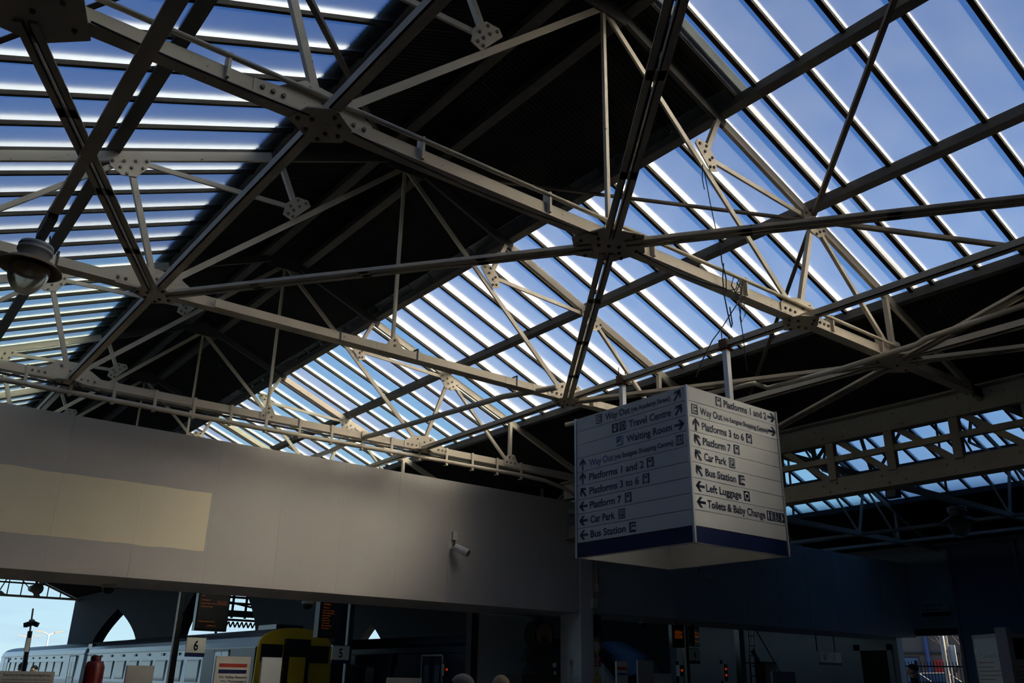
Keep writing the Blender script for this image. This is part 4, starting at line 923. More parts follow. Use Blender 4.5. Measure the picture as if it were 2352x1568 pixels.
# ------------------------------------------------------------------ platform number signs on posts
def number_sign(label, num, y, plate, post_u, post_v, arrow=False):
    """plate: picture box (u0, u1, v0, v1) of the white plate, placed on the plane at distance y"""
    u0, u1, v0, v1 = plate; a = on_y(u0, (v0 + v1) / 2, y); b = on_y(u1, (v0 + v1) / 2, y); zt, zb = on_y((u0 + u1) / 2, v0, y).z, on_y((u0 + u1) / 2, v1, y).z
    pxx = on_y(post_u, post_v, y).x if post_u else None
    t = thing('platform_sign', label, 'sign', (pxx if pxx else (a.x + b.x) / 2, y, 0.0))
    ox = t.location.x; x0, x1 = a.x - ox, b.x - ox
    if pxx: obj('post', MB().box(-0.07, 0.07, -0.07, 0.07, 0, 4.2), 'train_black', t); obj('post_edge', MB().box(-0.085, -0.07, -0.075, 0.0, 0, 4.2), 'board_grey', t)
    else:
        for q in (x0 + 0.1, x1 - 0.1): obj('hanger', MB().box(q - 0.015, q + 0.015, 0.0, 0.03, zt, 3.16), 'dark_steel', t)
    pl = obj('plate', MB().box(x0, x1, -0.13, -0.09, zb, zt), 'sign_cream', t)
    obj('band', MB().box(x0, x1, -0.13, -0.09, zb - (zt - zb) * 0.26, zb), 'sign_blue', t)
    if pxx: obj('bracket', MB().box(min(x0, 0) + 0.02, max(x1, 0) - 0.02, -0.09, 0.0, zt - 0.03, zt + 0.02), 'train_black', t)
    h = (zt - zb); w = x1 - x0; cw = h * 0.42 * 0.75
    tx = (x0 + x1) / 2 - cw / 2 + (0.18 * w if arrow else 0)
    lettering(num, 'train_black', pl, (tx, -0.13, zb + h * 0.17), (1, 0, 0), (0, 0, 1), cw, h * 0.66)
    if arrow:
        c = Vector(((x0 + x1) / 2 - w * 0.24, -0.134, (zt + zb) / 2)); r = math.radians(225); k = h / 0.16
        for nm, poly in (('arrow', [(-0.065, -0.015), (0.04, -0.015), (0.04, 0.015), (-0.065, 0.015)]), ('arrow', [(0.07, 0), (0.015, 0.055), (-0.02, 0.055), (0.035, 0)]), ('arrow', [(0.07, 0), (0.035, 0), (-0.02, -0.055), (0.015, -0.055)])):
            obj(nm, MB().add([c + Vector(((x * math.cos(r) - y_ * math.sin(r)) * k, 0, (x * math.sin(r) + y_ * math.cos(r)) * k)) for x, y_ in poly], [(0, 1, 2, 3)]), 'train_black', pl)
    return t
number_sign('white platform sign reading 6, before the silver blue carriage', '6', 22.8, (424, 468, 1464, 1499), 410, 1430)
number_sign('dimmer platform sign reading 5, before the yellow cab end', '5', 22.8, (758, 797, 1483, 1515), 804, 1440)
number_sign('grey platform sign reading 4 on a dark post beside the white column', '4', 18.9, (1577, 1600, 1490, 1517), 1573, 1450)
number_sign('white hanging sign reading 3 with an arrow pointing down', '3', 17.4, (1875, 1924, 1497, 1521), None, None, arrow=True)

# ------------------------------------------------------------------ departure screens
def screen(label, y, u0, u1, vt, vb, rows, rot=0.0, ztop=4.4):
    a = on_y(u0, (vt + vb) / 2, y); b = on_y(u1, (vt + vb) / 2, y); zb = on_y((u0 + u1) / 2, vb, y).z; zt = min(zb + 1.25, ztop - 0.06)
    w = b.x - a.x; t = thing('departure_screen', label, 'screen', ((a.x + b.x) / 2, y, zb), None, rot)
    cs = obj('case', MB().box(-w / 2, w / 2, -0.02, 0.16, 0, zt - zb), 'train_black', t)
    obj('display', MB().box(-w / 2 + 0.03, w / 2 - 0.03, -0.03, -0.02, 0.05, zt - zb - 0.04), 'screen_black', t)
    obj('hanger', MB().box(-0.04, 0.04, 0.04, 0.10, zt - zb, ztop - zb), 'train_black', t)
    rnd = random.Random(len(label))
    for txt, fx, fz, cap in rows:
        n = len(txt); lettering(txt, 'led_amber', t, (-w / 2 + 0.06 + fx * (w - 0.12), -0.031, 0.08 + fz * (zt - zb - 0.2)), (1, 0, 0), (0, 0, 1), min(n * cap * 0.62, (1 - fx) * (w - 0.12)), cap)
    return t
R6 = [('1440', .05, .80, .05), ('Platform 6', .45, .78, .05), ('On', .05, .70, .045), ('Calling at', .04, .61, .035), ('Page 1 of 2', .62, .58, .035), ('Beauly, Muir of Ord, Conon Bridge,', .04, .53, .032), ('Dingwall & Kyle', .04, .46, .032), ('Please travel from', .04, .12, .036), ('platform 6', .35, .03, .036)]
screen('tall black departure screen with amber text beside the number 6 sign', 22.6, 450, 524, 1370, 1449, R6)
R5 = [('15:20', .1, .82, .045), ('On time', .55, .80, .04), ('Aberdeen', .08, .73, .05), ('Calling at', .08, .65, .034)] + [(s, .06, .58 - .062 * i, .032) for i, s in enumerate(('Nairn, Forres, Elgin,', 'Keith, Huntly, Insch,', 'Inverurie, Dyce', 'and Aberdeen', 'Buffet service', 'on this train', 'Please stand back', 'from the edge'))]
screen('turned black departure screen listing calling points in amber, beside the number 5 sign', 22.6, 726, 786, 1396, 1465, R5, 0.25)
screen('black departure screen with amber text on the near side of the number 4 post', 17.3, 1546, 1568, 1440, 1487, R5[:8], -0.3, 3.15)
screen('slanted black departure screen with amber text past the number 4 post', 17.5, 1582, 1615, 1440, 1484, R6[:8], 0.45, 3.15)

# ------------------------------------------------------------------ notices, posts and boards on the concourse
def board(name, label, y, u0, u1, v0, mat, lines=(), zb=0.9, cat='notice'):
    a = on_y(u0, v0 + 20, y); b = on_y(u1, v0 + 20, y); zt = on_y((u0 + u1) / 2, v0, y).z
    w = b.x - a.x; t = thing(name, label, cat, ((a.x + b.x) / 2, y, 0))
    pn = obj('panel', MB().box(-w / 2, w / 2, -0.02, 0.02, zb, zt), mat, t)
    for q in (-w / 2 + 0.05, w / 2 - 0.05): obj('leg', MB().box(q - 0.02, q + 0.02, 0.02, 0.06, 0, zt - 0.02), 'board_grey', t)
    for kind, txt, fx, dz, size, m in lines:
        z = zt - dz
        if kind == 't': lettering(txt, m, pn, (-w / 2 + fx * w, -0.021, z), (1, 0, 0), (0, 0, 1), (0.94 - fx) * w if size < 0 else None, abs(size))
        else: obj('print_band', MB().box(-w / 2 + fx * w, w / 2 - fx * w, -0.024, -0.02, z - size, z), m, pn)
    return t
board('ticket_notice', 'cream notice asking to buy tickets, before the silver blue carriage', 10.5, -20, 122, 1541, 'sign_cream',
      [('t', 'Please buy your ticket before boarding the train', .16, .045, -0.022, 'print_dark')] + [('t', s, .16, .085 + .026 * i, -0.012, 'print_dark') for i, s in enumerate(('If you travel without a ticket you will be charged the full fare for', 'the journey and may have to pay a penalty. Tickets can be bought at', 'the booking office or from the ticket machine on the concourse.'))])
board('blank_notice', 'plain grey board before the silver blue carriage windows', 12.0, 288, 351, 1528, 'board_grey')
board('safety_notice', 'white safety notice with red and blue bands below the number 6 sign', 12.0, 494, 574, 1507, 'sign_cream',
      [('b', '', .1, .09, .045, 'red_print'), ('b', '', .1, .165, .045, 'sign_blue'), ('t', 'For Safety Reasons', .14, .27, -0.028, 'print_dark'), ('t', 'No Passengers', .2, .32, -0.028, 'print_dark'), ('t', 'Beyond This Point', .15, .37, -0.028, 'print_dark')])
board('leaning_panel', 'narrow grey glazed panel leaning before the yellow cab', 12.5, 600, 645, 1509, 'wall_dark')
board('low_notice', 'low greenish notice board before the dark blue carriage', 12.0, 888, 966, 1556, 'board_grey')
board('blue_notice', 'pale bluish poster board with dark bands beside the white column', 14.5, 1415, 1440, 1518, 'sign_cream', [('b', '', .05, .12, .06, 'red_print'), ('b', '', .05, .24, .05, 'sign_midblue')])
board('grey_notice', 'grey board standing before the power car nose', 14.0, 1464, 1500, 1516, 'board_grey')
board('dark_notice', 'dark board standing before the power car, beside the grey board', 14.0, 1503, 1542, 1546, 'wall_dark')
board('wide_notice', 'pale wide notice standing near the ladder frame', 14.5, 1774, 1826, 1542, 'board_grey')
# red pillar
rp_ = on_y(222, 1505, 11.0)
pl = thing('red_pillar', 'dark red round pillar with a narrower cap, before the silver blue carriage', 'pillar', (rp_.x, 11.0, 0))
obj('column', MB().lathe([(0.0, 0.0), (0.11, 0.0), (0.105, rp_.z - 0.12), (0.085, rp_.z - 0.07), (0.07, rp_.z - 0.06)], n=18), 'red_post', pl, smooth=True); obj('cap', MB().lathe([(0.055, rp_.z - 0.065), (0.055, rp_.z - 0.01), (0.04, rp_.z), (0.0, rp_.z)], n=16), 'red_post', pl, smooth=True)
# camera mast against the sky
mp = on_y(68, 1500, 26.0); mt = on_y(76, 1397, 26.0)
cm = thing('camera_mast', 'dark mast with two camera boxes and a thin top, against the open sky', 'mast', (mp.x, 26.0, 0))
zt = mt.z; lean = mt.x - mp.x
obj('pole', MB().tube((0, 0, 0), (lean * 0.7, 0, zt - 0.55), 0.06, 10), 'train_black', cm); obj('top_rod', MB().tube((lean * 0.7, 0, zt - 0.6), (lean, 0, zt), 0.022, 8), 'dark_steel', cm)
obj('camera_box', MB().beam((lean * 0.75, 0, zt - 0.36), (lean * 0.75 - 0.16, -0.12, zt - 0.42), 0.10, 0.11), 'train_black', cm); obj('camera_box', MB().beam((lean * 0.75, 0, zt - 0.34), (lean * 0.75 + 0.14, -0.1, zt - 0.40), 0.10, 0.11), 'train_black', cm)
obj('collar', MB().lathe([(0.04, zt - 0.36), (0.07, zt - 0.32), (0.07, zt - 0.28), (0.03, zt - 0.26)], (lean * 0.75, 0, 0), 12), 'dark_steel', cm)
obj('cabinet', MB().box(-0.14, -0.05, -0.1, 0.06, zt - 1.05, zt - 0.72), 'board_grey', cm)
# street lamps far beyond the platforms
def street_lamp(u, v, d, span, label):
    r = ray(u, v); r = r / math.hypot(r.x, r.y); p = EYE + r * d
    t = thing('street_lamp', label, 'street lamp', (p.x, p.y, -0.9)); h = p.z + 0.9
    obj('pole', MB().tube((0, 0, 0), (0, 0, h), 0.16, 8, 0.10), 'sign_white', t)
    for s in (-1, 1):
        q = Vector((r.y, -r.x, 0)) * s * span
        obj('arm', MB().path([(0, 0, h), q * 0.4 + Vector((0, 0, h + 0.25)), q * 0.9 + Vector((0, 0, h + 0.45))], 0.10, 6), 'sign_white', t); obj('lantern', MB().beam(q * 0.6 + Vector((0, 0, h + 0.38)), q * 1.5 + Vector((0, 0, h + 0.55)), 0.35, 0.22), 'board_grey', t)
street_lamp(112, 1458, 150, 1.2, 'pale twin-armed street lamp nearer the shed end, against the sky')
street_lamp(66, 1466, 190, 1.2, 'distant low twin-armed street lamp behind the camera mast')

# ------------------------------------------------------------------ column notices
rs = thing('ring_notice', 'yellow ring notice with a pale centre on the white column', 'notice', (14.85, YW + 0.06, 2.35))
obj('ring', MB().tube((0, 0, 0), (0, -0.02, 0), 0.16, 28), 'yellow_print', rs); obj('centre', MB().tube((0, -0.02, 0), (0, -0.028, 0), 0.10, 24), 'sign_white', rs)
rn = thing('red_notice', 'small red notice with white lines under the yellow ring', 'notice', (14.87, YW + 0.06, 2.02)); pz = obj('plate', MB().box(-0.13, 0.13, -0.02, 0, -0.12, 0.12), 'red_print', rn)
for i in range(4): obj('print_line', MB().box(-0.10, 0.09 - 0.02 * i, -0.023, -0.02, 0.06 - 0.045 * i, 0.08 - 0.045 * i), 'sign_white', pz)
wn_ = thing('warning_notice', 'white and yellow warning notice with a triangle under the red notice', 'notice', (14.88, YW + 0.06, 1.66)); pz = obj('plate', MB().box(-0.13, 0.13, -0.02, 0, -0.26, 0.23), 'sign_white', wn_)
obj('triangle', MB().prism([(-0.09, -0.022, 0.0), (0.09, -0.022, 0.0), (0, -0.022, 0.19)], (0, 1, 0), 0.004), 'yellow_print', pz); obj('text_panel', MB().box(-0.11, 0.11, -0.024, -0.02, -0.19, -0.02), 'yellow_print', pz)
obj('exclamation', MB().box(-0.01, 0.01, -0.027, -0.024, 0.06, 0.12).box(-0.01, 0.01, -0.027, -0.024, 0.03, 0.05), 'print_dark', pz)
ns = on_y(1311, 1530, 15.2)
sg = thing('no_smoking_sign', 'small no smoking sign on a thin stand beside the white column', 'sign', (ns.x, 15.2, 0)); obj('stand', MB().box(-0.012, 0.012, 0, 0.02, 0, ns.z - 0.1), 'board_grey', sg)
pz = obj('plate', MB().box(-0.055, 0.055, -0.01, 0, ns.z - 0.14, ns.z + 0.14), 'sign_cream', sg)
mb = MB(); 
for i in range(20):
    a0, a1 = 2 * math.pi * i / 20, 2 * math.pi * (i + 1) / 20; c = Vector((0, -0.012, ns.z + 0.06))
    mb.add([c + Vector((math.cos(t) * r, 0, math.sin(t) * r)) for t, r in ((a0, .045), (a1, .045), (a1, .036), (a0, .036))], [(0, 1, 2, 3)])
obj('prohibition_ring', mb, 'red_print', pz); obj('slash', MB().beam((-0.03, -0.013, ns.z + 0.09), (0.03, -0.013, ns.z + 0.03), 0.003, 0.01), 'red_print', pz); obj('cigarette', MB().box(-0.025, 0.025, -0.012, -0.01, ns.z + 0.055, ns.z + 0.065), 'print_dark', pz)
# ornamental clock standing before the partition
ck = on_y(1238, 1490, 16.9)
oc = thing('ornamental_clock', 'dark ornamental bracket clock with rounded head and scrolled sides before the partition', 'clock', (ck.x, 16.9, 0))
zc = on_y(1238, 1457, 16.9).z
obj('plinth', MB().box(-0.75, 0.75, -0.3, 0.3, 0, on_y(1238, 1548, 16.9).z), 'timber_dark', oc)
z0c = on_y(1238, 1548, 16.9).z
obj('case', MB().lathe([(0.34, z0c), (0.36, z0c + 0.1), (0.30, z0c + 0.25), (0.27, z0c + 0.5), (0.33, z0c + 0.56), (0.25, z0c + 0.66), (0.24, zc - 0.05)], n=16), 'timber_dark', oc, smooth=True)
obj('drum', MB().tube((0, -0.2, zc), (0, 0.2, zc), 0.31, 24), 'timber_dark', oc); obj('dial', MB().tube((0, -0.21, zc), (0, -0.2, zc), 0.25, 24), 'lamp_brown', oc)
obj('finial', MB().lathe([(0.10, zc + 0.26), (0.05, zc + 0.33), (0.02, zc + 0.40), (0.0, zc + 0.46)], n=12), 'timber_dark', oc, smooth=True)
for s in (-1, 1): obj('scroll', MB().tube((s * 0.34, -0.1, zc - 0.52), (s * 0.34, 0.1, zc - 0.52), 0.12, 14).beam((s * 0.2, 0, zc - 0.25), (s * 0.36, 0, zc - 0.48), 0.16, 0.12), 'timber_dark', oc)

# ------------------------------------------------------------------ signal lamps and ladder frame
def signal(label, u, v, y, n):
    p = on_y(u, v, y); t = thing('signal_post', label, 'signal', (p.x, y, 0))
    obj('post', MB().tube((0, 0.08, 0), (0, 0.08, p.z + 0.25), 0.04, 8), 'train_black', t); obj('head', MB().box(-0.08, 0.08, -0.08, 0.06, p.z - 0.16 - 0.17 * (n - 1), p.z + 0.14), 'train_black', t)
    for i in range(n): obj('lamp', MB().tube((0, -0.10, p.z - 0.17 * i), (0, -0.08, p.z - 0.17 * i), 0.035, 12), 'lamp_red', t)
signal('small red signal lamp at the foot of the number 4 post', 1561, 1539, 18.0, 1)
signal('dark signal head with two red lamps between number 4 post and ladder frame', 1662, 1536, 18.0, 2)
signal('single red signal lamp before the dark blue carriage doors', 1022, 1537, 21.5, 1)
lp = on_y(1700, 1500, 18.5); lq = on_y(1800, 1500, 18.5)
lf = thing('ladder_frame', 'dark steel ladder frame with a slanted stair beside the number 3 sign', 'ladder', (lp.x, 18.5, 0)); wl = lq.x - lp.x
obj('upright', MB().box(-0.12, 0.12, -0.1, 0.1, 0, 4.0), 'train_black', lf)
for q in (0.45, 0.72): obj('stile', MB().box(q - 0.02, q + 0.02, -0.02, 0.02, 0, 3.6), 'train_black', lf)
for i in range(11): obj('rung', MB().box(0.45, 0.72, -0.012, 0.012, 0.3 + 0.3 * i, 0.33 + 0.3 * i), 'train_black', lf)
obj('stair_rail', MB().beam((0.9, 0, 3.2), (wl + 0.4, 0, 1.2), 0.03, 0.03), 'train_black', lf); obj('stair_string', MB().beam((0.6, 0.0, 2.6), (wl + 0.3, 0, 0.3), 0.04, 0.14), 'train_black', lf); obj('landing_rail', MB().box(0.1, 1.3, -0.015, 0.015, 2.18, 2.22), 'train_black', lf)
obj('cage', MB().box(0.95, 1.55, -0.2, 0.2, 1.6, 2.25), 'train_black', lf)

# ------------------------------------------------------------------ street side: gateway view, wall panel, signs, posters
paint('street_wall', (0.15, 0.12, 0.105), 0.8, var=0.1, scale=0.3)
paint('street_glass', (0.10, 0.16, 0.26), 0.2, var=0.1)
paint('bark', (0.10, 0.08, 0.065), 0.9, var=0.3)
paint('car_paint', (0.04, 0.05, 0.06), 0.15, var=0.05, spec=0.8)
paint('hoarding', (0.20, 0.25, 0.31), 0.6, var=0.06, scale=1.0)
def far(u, v, d): r = ray(u, v); r = r / math.hypot(r.x, r.y); return EYE + r * d
ca, cb = far(2030, 1500, 78), far(2260, 1500, 78)
bd_ = thing('street_building', 'beige brown building across the street, seen through the gateway', 'building', (ca.x, ca.y, 0.85))
e = (cb - ca); e.z = 0; el_ = e.length; rz = math.atan2(e.y, e.x); bd_.rotation_euler = (0, 0, rz)
obj('wall', MB().box(-6, el_ + 6, 0, 8, 0, 12), 'street_wall', bd_)
obj('string_course', MB().box(-6, el_ + 6, -0.12, 0, 3.05, 3.2), 'timber_dark', bd_)
for k, x in enumerate((0.6, el_ - 1.6)):
    w = obj('window', MB().box(x, x + 1.9, -0.06, 0.02, 0.2, 2.9), 'timber_dark', bd_); obj('pane', MB().box(x + 0.08, x + 1.82, -0.09, -0.06, 0.3, 2.8), 'street_glass', w)
obj('downpipe', MB().tube((3.2, -0.15, 0), (3.0, -0.15, 8), 0.16, 8), 'sign_midblue', bd_)
obj('wall_light', MB().lathe([(0.0, 5.2), (0.28, 5.1), (0.34, 4.9), (0.28, 4.7), (0.0, 4.6)], (1.1, -0.2, 0), 14), 'sign_white', bd_, smooth=True)
obj('doorway', MB().box(el_ * 0.50, el_ * 0.50 + 0.9, -0.05, 0.02, 0.0, 2.7), 'red_print', bd_)
# palings
fa, fb_ = far(2045, 1530, 44), far(2250, 1530, 44)
fn = thing('paling_fence', 'dark steel paling fence along the street outside the gateway', 'fence', (fa.x, fa.y, 0.85))
e = fb_ - fa; e.z = 0; fl_len = e.length; fn.rotation_euler = (0, 0, math.atan2(e.y, e.x))
ztop = far(2140, 1519, 44).z - 0.85; zrail = far(2140, 1530, 44).z - 0.85
pal = MB().box(-0.015, 0.015, -0.01, 0.01, 0, ztop).mesh('paling')
for i in range(int(fl_len / 0.125) + 1): obj('paling', pal, 'train_black', fn, (i * 0.125, 0, 0))
obj('rail', MB().box(0, fl_len, 0.01, 0.04, zrail - 0.03, zrail + 0.03), 'train_black', fn); obj('rail', MB().box(0, fl_len, 0.01, 0.04, 0.25, 0.31), 'train_black', fn)
for x in (1.05, fl_len - 0.6): obj('fence_post', MB().box(x - 0.05, x + 0.05, 0.0, 0.1, 0, ztop + 0.05), 'train_black', fn)
# pole
pb2 = far(2172, 1520, 48)
pole = thing('street_pole', 'bright metal street pole with a narrow sign, outside the gateway', 'pole', (pb2.x, pb2.y, 0.85))
obj('shaft', MB().tube((0, 0, 0), (-0.05, 0.0, 9), 0.11, 12), 'sign_white', pole, smooth=True); obj('cable_pipe', MB().tube((0.14, -0.14, 0), (0.12, -0.14, 9), 0.05, 8), 'steel_post', pole, smooth=True); obj('sign_plate', MB().box(0.18, 0.22, -0.45, -0.12, 1.7, 2.6), 'sign_white', pole)  # white shaft: the sun's glint on bare metal put into its colour
# bare tree
tb2 = far(2196, 1540, 60)
tree = thing('bare_tree', 'bare winter tree with fine branches before the beige building', 'tree', (tb2.x, tb2.y, 0.85))
mb = MB(); rnd = random.Random(3)
def branch(p, d, l, r, depth):
    q = p + d * l; mb.tube(p, q, r, 5, r * 0.6, cap=False)
    if depth == 0: return
    for _ in range(3 if depth > 1 else 4):
        nd_ = (d + Vector((rnd.uniform(-.8, .8), rnd.uniform(-.8, .8), rnd.uniform(-.25, .45)))).normalized(); branch(q if rnd.random() < .6 else p + d * l * .6, nd_, l * rnd.uniform(.55, .8), r * 0.5, depth - 1)
branch(Vector((0, 0, 0)), Vector((0, 0, 1)), 2.6, 0.16, 4)
obj('branches', mb, 'bark', tree)
# parked cars
def car(u, d, label, turn=0.0):
    p = far(u, 1560, d); t = thing('parked_car', label, 'car', (p.x, p.y, 0.85), 'cars parked along the street', math.atan2(e.y, e.x) + turn)
    side = [(-2.1, 0.35), (-2.1, 0.75), (-1.9, 0.85), (-1.2, 0.92), (-0.6, 1.40), (0.7, 1.45), (1.35, 0.98), (2.0, 0.85), (2.1, 0.6), (2.1, 0.35)]
    obj('body', MB().prism([(x, 0, z) for x, z in side], (0, 1, 0), 1.65), 'car_paint', t)
    gl = [(-1.05, 0.95), (-0.55, 1.34), (0.65, 1.38), (1.2, 1.0)]
    obj('side_window', MB().prism([(x, 0, z) for x, z in gl], (0, 1, 0), 1.67), 'street_glass', t)
    obj('bright_trim', MB().path([(-1.1, -0.84, 0.95), (-0.6, -0.84, 1.39), (0.7, -0.84, 1.43), (1.3, -0.84, 0.99)], 0.02, 5), 'sign_white', t)
    for x in (-1.35, 1.35):
        for y in (-0.72, 0.72): obj('wheel', MB().tube((x, y - 0.1, 0.32), (x, y + 0.1, 0.32), 0.32, 16), 'black_rubber', t)
car(2075, 52, 'dark parked car with bright window trim beside the street downpipe')
car(2145, 54, 'dark parked car right behind the person in the gateway, beside the street pole')
# hoarding panel and frame on the street-side wall
hy0, hy1 = on_x(2337, 1300, XR).y, on_x(2186, 1300, XR).y
hz1 = on_x(2260, 1251, XR).z
hd = thing('wall_hoarding', 'tall plain blue grey panel on the street-side wall beside the gateway', 'panel', (XR, hy0, 0))
obj('sheet', MB().box(-0.10, 0.0, 0, hy1 - hy0, 0, hz1), 'hoarding', hd); obj('edge_frame', MB().box(-0.14, 0.0, hy1 - hy0, hy1 - hy0 + 0.08, 0, hz1 + 0.05).box(-0.14, 0.0, -0.08, 0, 0, hz1 + 0.05), 'board_grey', hd); obj('top_frame', MB().box(-0.14, 0.0, -0.08, hy1 - hy0 + 0.08, hz1, hz1 + 0.06), 'board_grey', hd)
# small hanging sign above the gateway
fs0, fs1 = on_x(2190, 1400, XR).y, on_x(2125, 1400, XR).y; fz1, fz0 = on_x(2157, 1384, XR).z, on_x(2157, 1406, XR).z
gsn = thing('gateway_sign', 'small dim two-line sign with a navy band above the gateway', 'sign', (XR - 0.25, fs0, fz0))
pz = obj('plate', MB().box(-0.02, 0.02, 0, fs1 - fs0, 0, fz1 - fz0), 'sign_cream', gsn); obj('band', MB().box(-0.02, 0.02, 0, fs1 - fs0, -(fz1 - fz0) * 0.45, 0), 'sign_blue', gsn); obj('bracket', MB().box(0.02, 0.25, 0.1, 0.16, 0.1, 0.2).box(0.02, 0.25, fs1 - fs0 - 0.16, fs1 - fs0 - 0.1, 0.1, 0.2), 'dark_steel', gsn)
W_ = fs1 - fs0; Hh = fz1 - fz0
for s_, z in (('Platforms 1 & 2', 0.60), ('Falcon Square', 0.14)): lettering(s_, 'print_dark', pz, (-0.022, W_ * 0.84, Hh * z), (0, -1, 0), (0, 0, 1), W_ * (0.62 if z > .5 else 0.54), Hh * 0.24)
for z in (0.72, 0.26): obj('arrow', MB().add([(-0.024, W_ * 0.93 + a * Hh, Hh * z + b * Hh) for a, b in ((0.035, -0.14), (0.035, 0.02), (0.1, 0.02), (0, 0.16), (-0.1, 0.02), (-0.035, 0.02), (-0.035, -0.14))], [(0, 1, 2, 3, 4, 5, 6)]), 'print_dark', pz)
# poster stand
pc = far(2312, 1500, 8.5); pl_ = far(2238, 1500, 8.9); pr_ = far(2400, 1500, 8.9)
pzt = far(2312, 1441, 8.5).z
ps = thing('poster_stand', 'free-standing two-sided poster stand headed Service Alterations', 'poster stand', (pc.x, pc.y, 0))
obj('corner_post', MB().box(-0.045, 0.045, -0.045, 0.045, 0, pzt), 'board_grey', ps)
for q, head, right in ((pl_, 'Service Alterations', False), (pr_, 'Travel Information', True)):
    v = Vector((q.x - pc.x, q.y - pc.y, 0)); w = v.length; v.normalize(); w = w if not right else w
    ex = -v if not right else v; o0 = v * (w if not right else 0.04); n = ex.cross(EZ)
    if not right: W2 = w - 0.04
    else: W2 = w - 0.04
    def pane_box(a, b, z0, z1, t0, t1): 
        vs = [o0 + ex * s + EZ * z + n * t for t in (t0, t1) for s, z in ((a, z0), (b, z0), (b, z1), (a, z1))]
        return MB().add(vs, [(0, 3, 2, 1), (4, 5, 6, 7), (0, 1, 5, 4), (1, 2, 6, 5), (2, 3, 7, 6), (3, 0, 4, 7)])
    zt_ = pzt - 0.04
    fr = obj('poster_panel', pane_box(0, W2, 0.5, zt_, -0.03, 0.0), 'board_grey', ps)
    obj('header', pane_box(0.025, W2 - 0.015, zt_ - 0.20, zt_ - 0.035, 0.0, 0.004), 'train_black', fr)
    obj('poster_sheet', pane_box(0.025, W2 - 0.015, 0.6, zt_ - 0.20, 0.0, 0.003), 'sign_cream', fr)
    if not right:
        lettering(head, 'sign_white', fr, o0 + ex * 0.09 + EZ * (zt_ - 0.185), ex, EZ, W2 * 0.95, 0.030, thick=0.006)
        lettering('Caledonian Sleeper', 'print_dark', fr, o0 + ex * 0.045 + EZ * (zt_ - 0.228), ex, EZ, W2 * 0.55, 0.011, thick=0.005)
    for i in range(12):
        obj('print_line', pane_box(0.045, 0.045 + W2 * (0.75 if i % 3 else 0.5), zt_ - 0.262 - 0.032 * i, zt_ - 0.258 - 0.032 * i, 0.003, 0.005), 'print_dark', fr)
# door on the street-side wall beyond the gateway
dy0, dy1 = on_x(2050, 1500, XR).y, on_x(1965, 1500, XR).y
dr = struct('door_1', (XR, dy0, 0))
obj('door_leaf', MB().box(-0.06, 0, 0.15, dy1 - dy0 - 0.25, 0, 2.75), 'timber_dark', dr); obj('door_frame', MB().box(-0.10, 0, 0.0, 0.15, 0, 2.95).box(-0.10, 0, dy1 - dy0 - 0.25, dy1 - dy0, 0, 2.95).box(-0.10, 0, 0, dy1 - dy0, 2.75, 2.95), 'wall_dark', dr); obj('handle', MB().box(-0.12, -0.06, 0.3, 0.34, 1.0, 1.25), 'steel_post', dr)

# unseen tall building beside the street-side wall, added to keep the neighbouring roof shaded
hb = thing('shading_building', 'unseen tall stone building added against the street-side wall to shade the neighbouring roof', 'building', (30.5, -16, 0))
obj('walls', MB().box(0, 17, 0, 22, 0, 22), 'brown_stone', hb); obj('roof', MB().prism([(-0.4, 11, 22), (17.4, 11, 22), (8.5, 11, 26)], (0, 1, 0), 22.8), 'train_roof', hb)
for i in range(5):
    for j in range(5): w = obj('window', MB().box(1.5 + 3 * i, 2.9 + 3 * i, 21.98, 22.04, 2 + 4 * j, 4.2 + 4 * j), 'timber_dark', hb); obj('pane', MB().box(1.6 + 3 * i, 2.8 + 3 * i, 22.03, 22.06, 2.1 + 4 * j, 4.1 + 4 * j), 'street_glass', w)

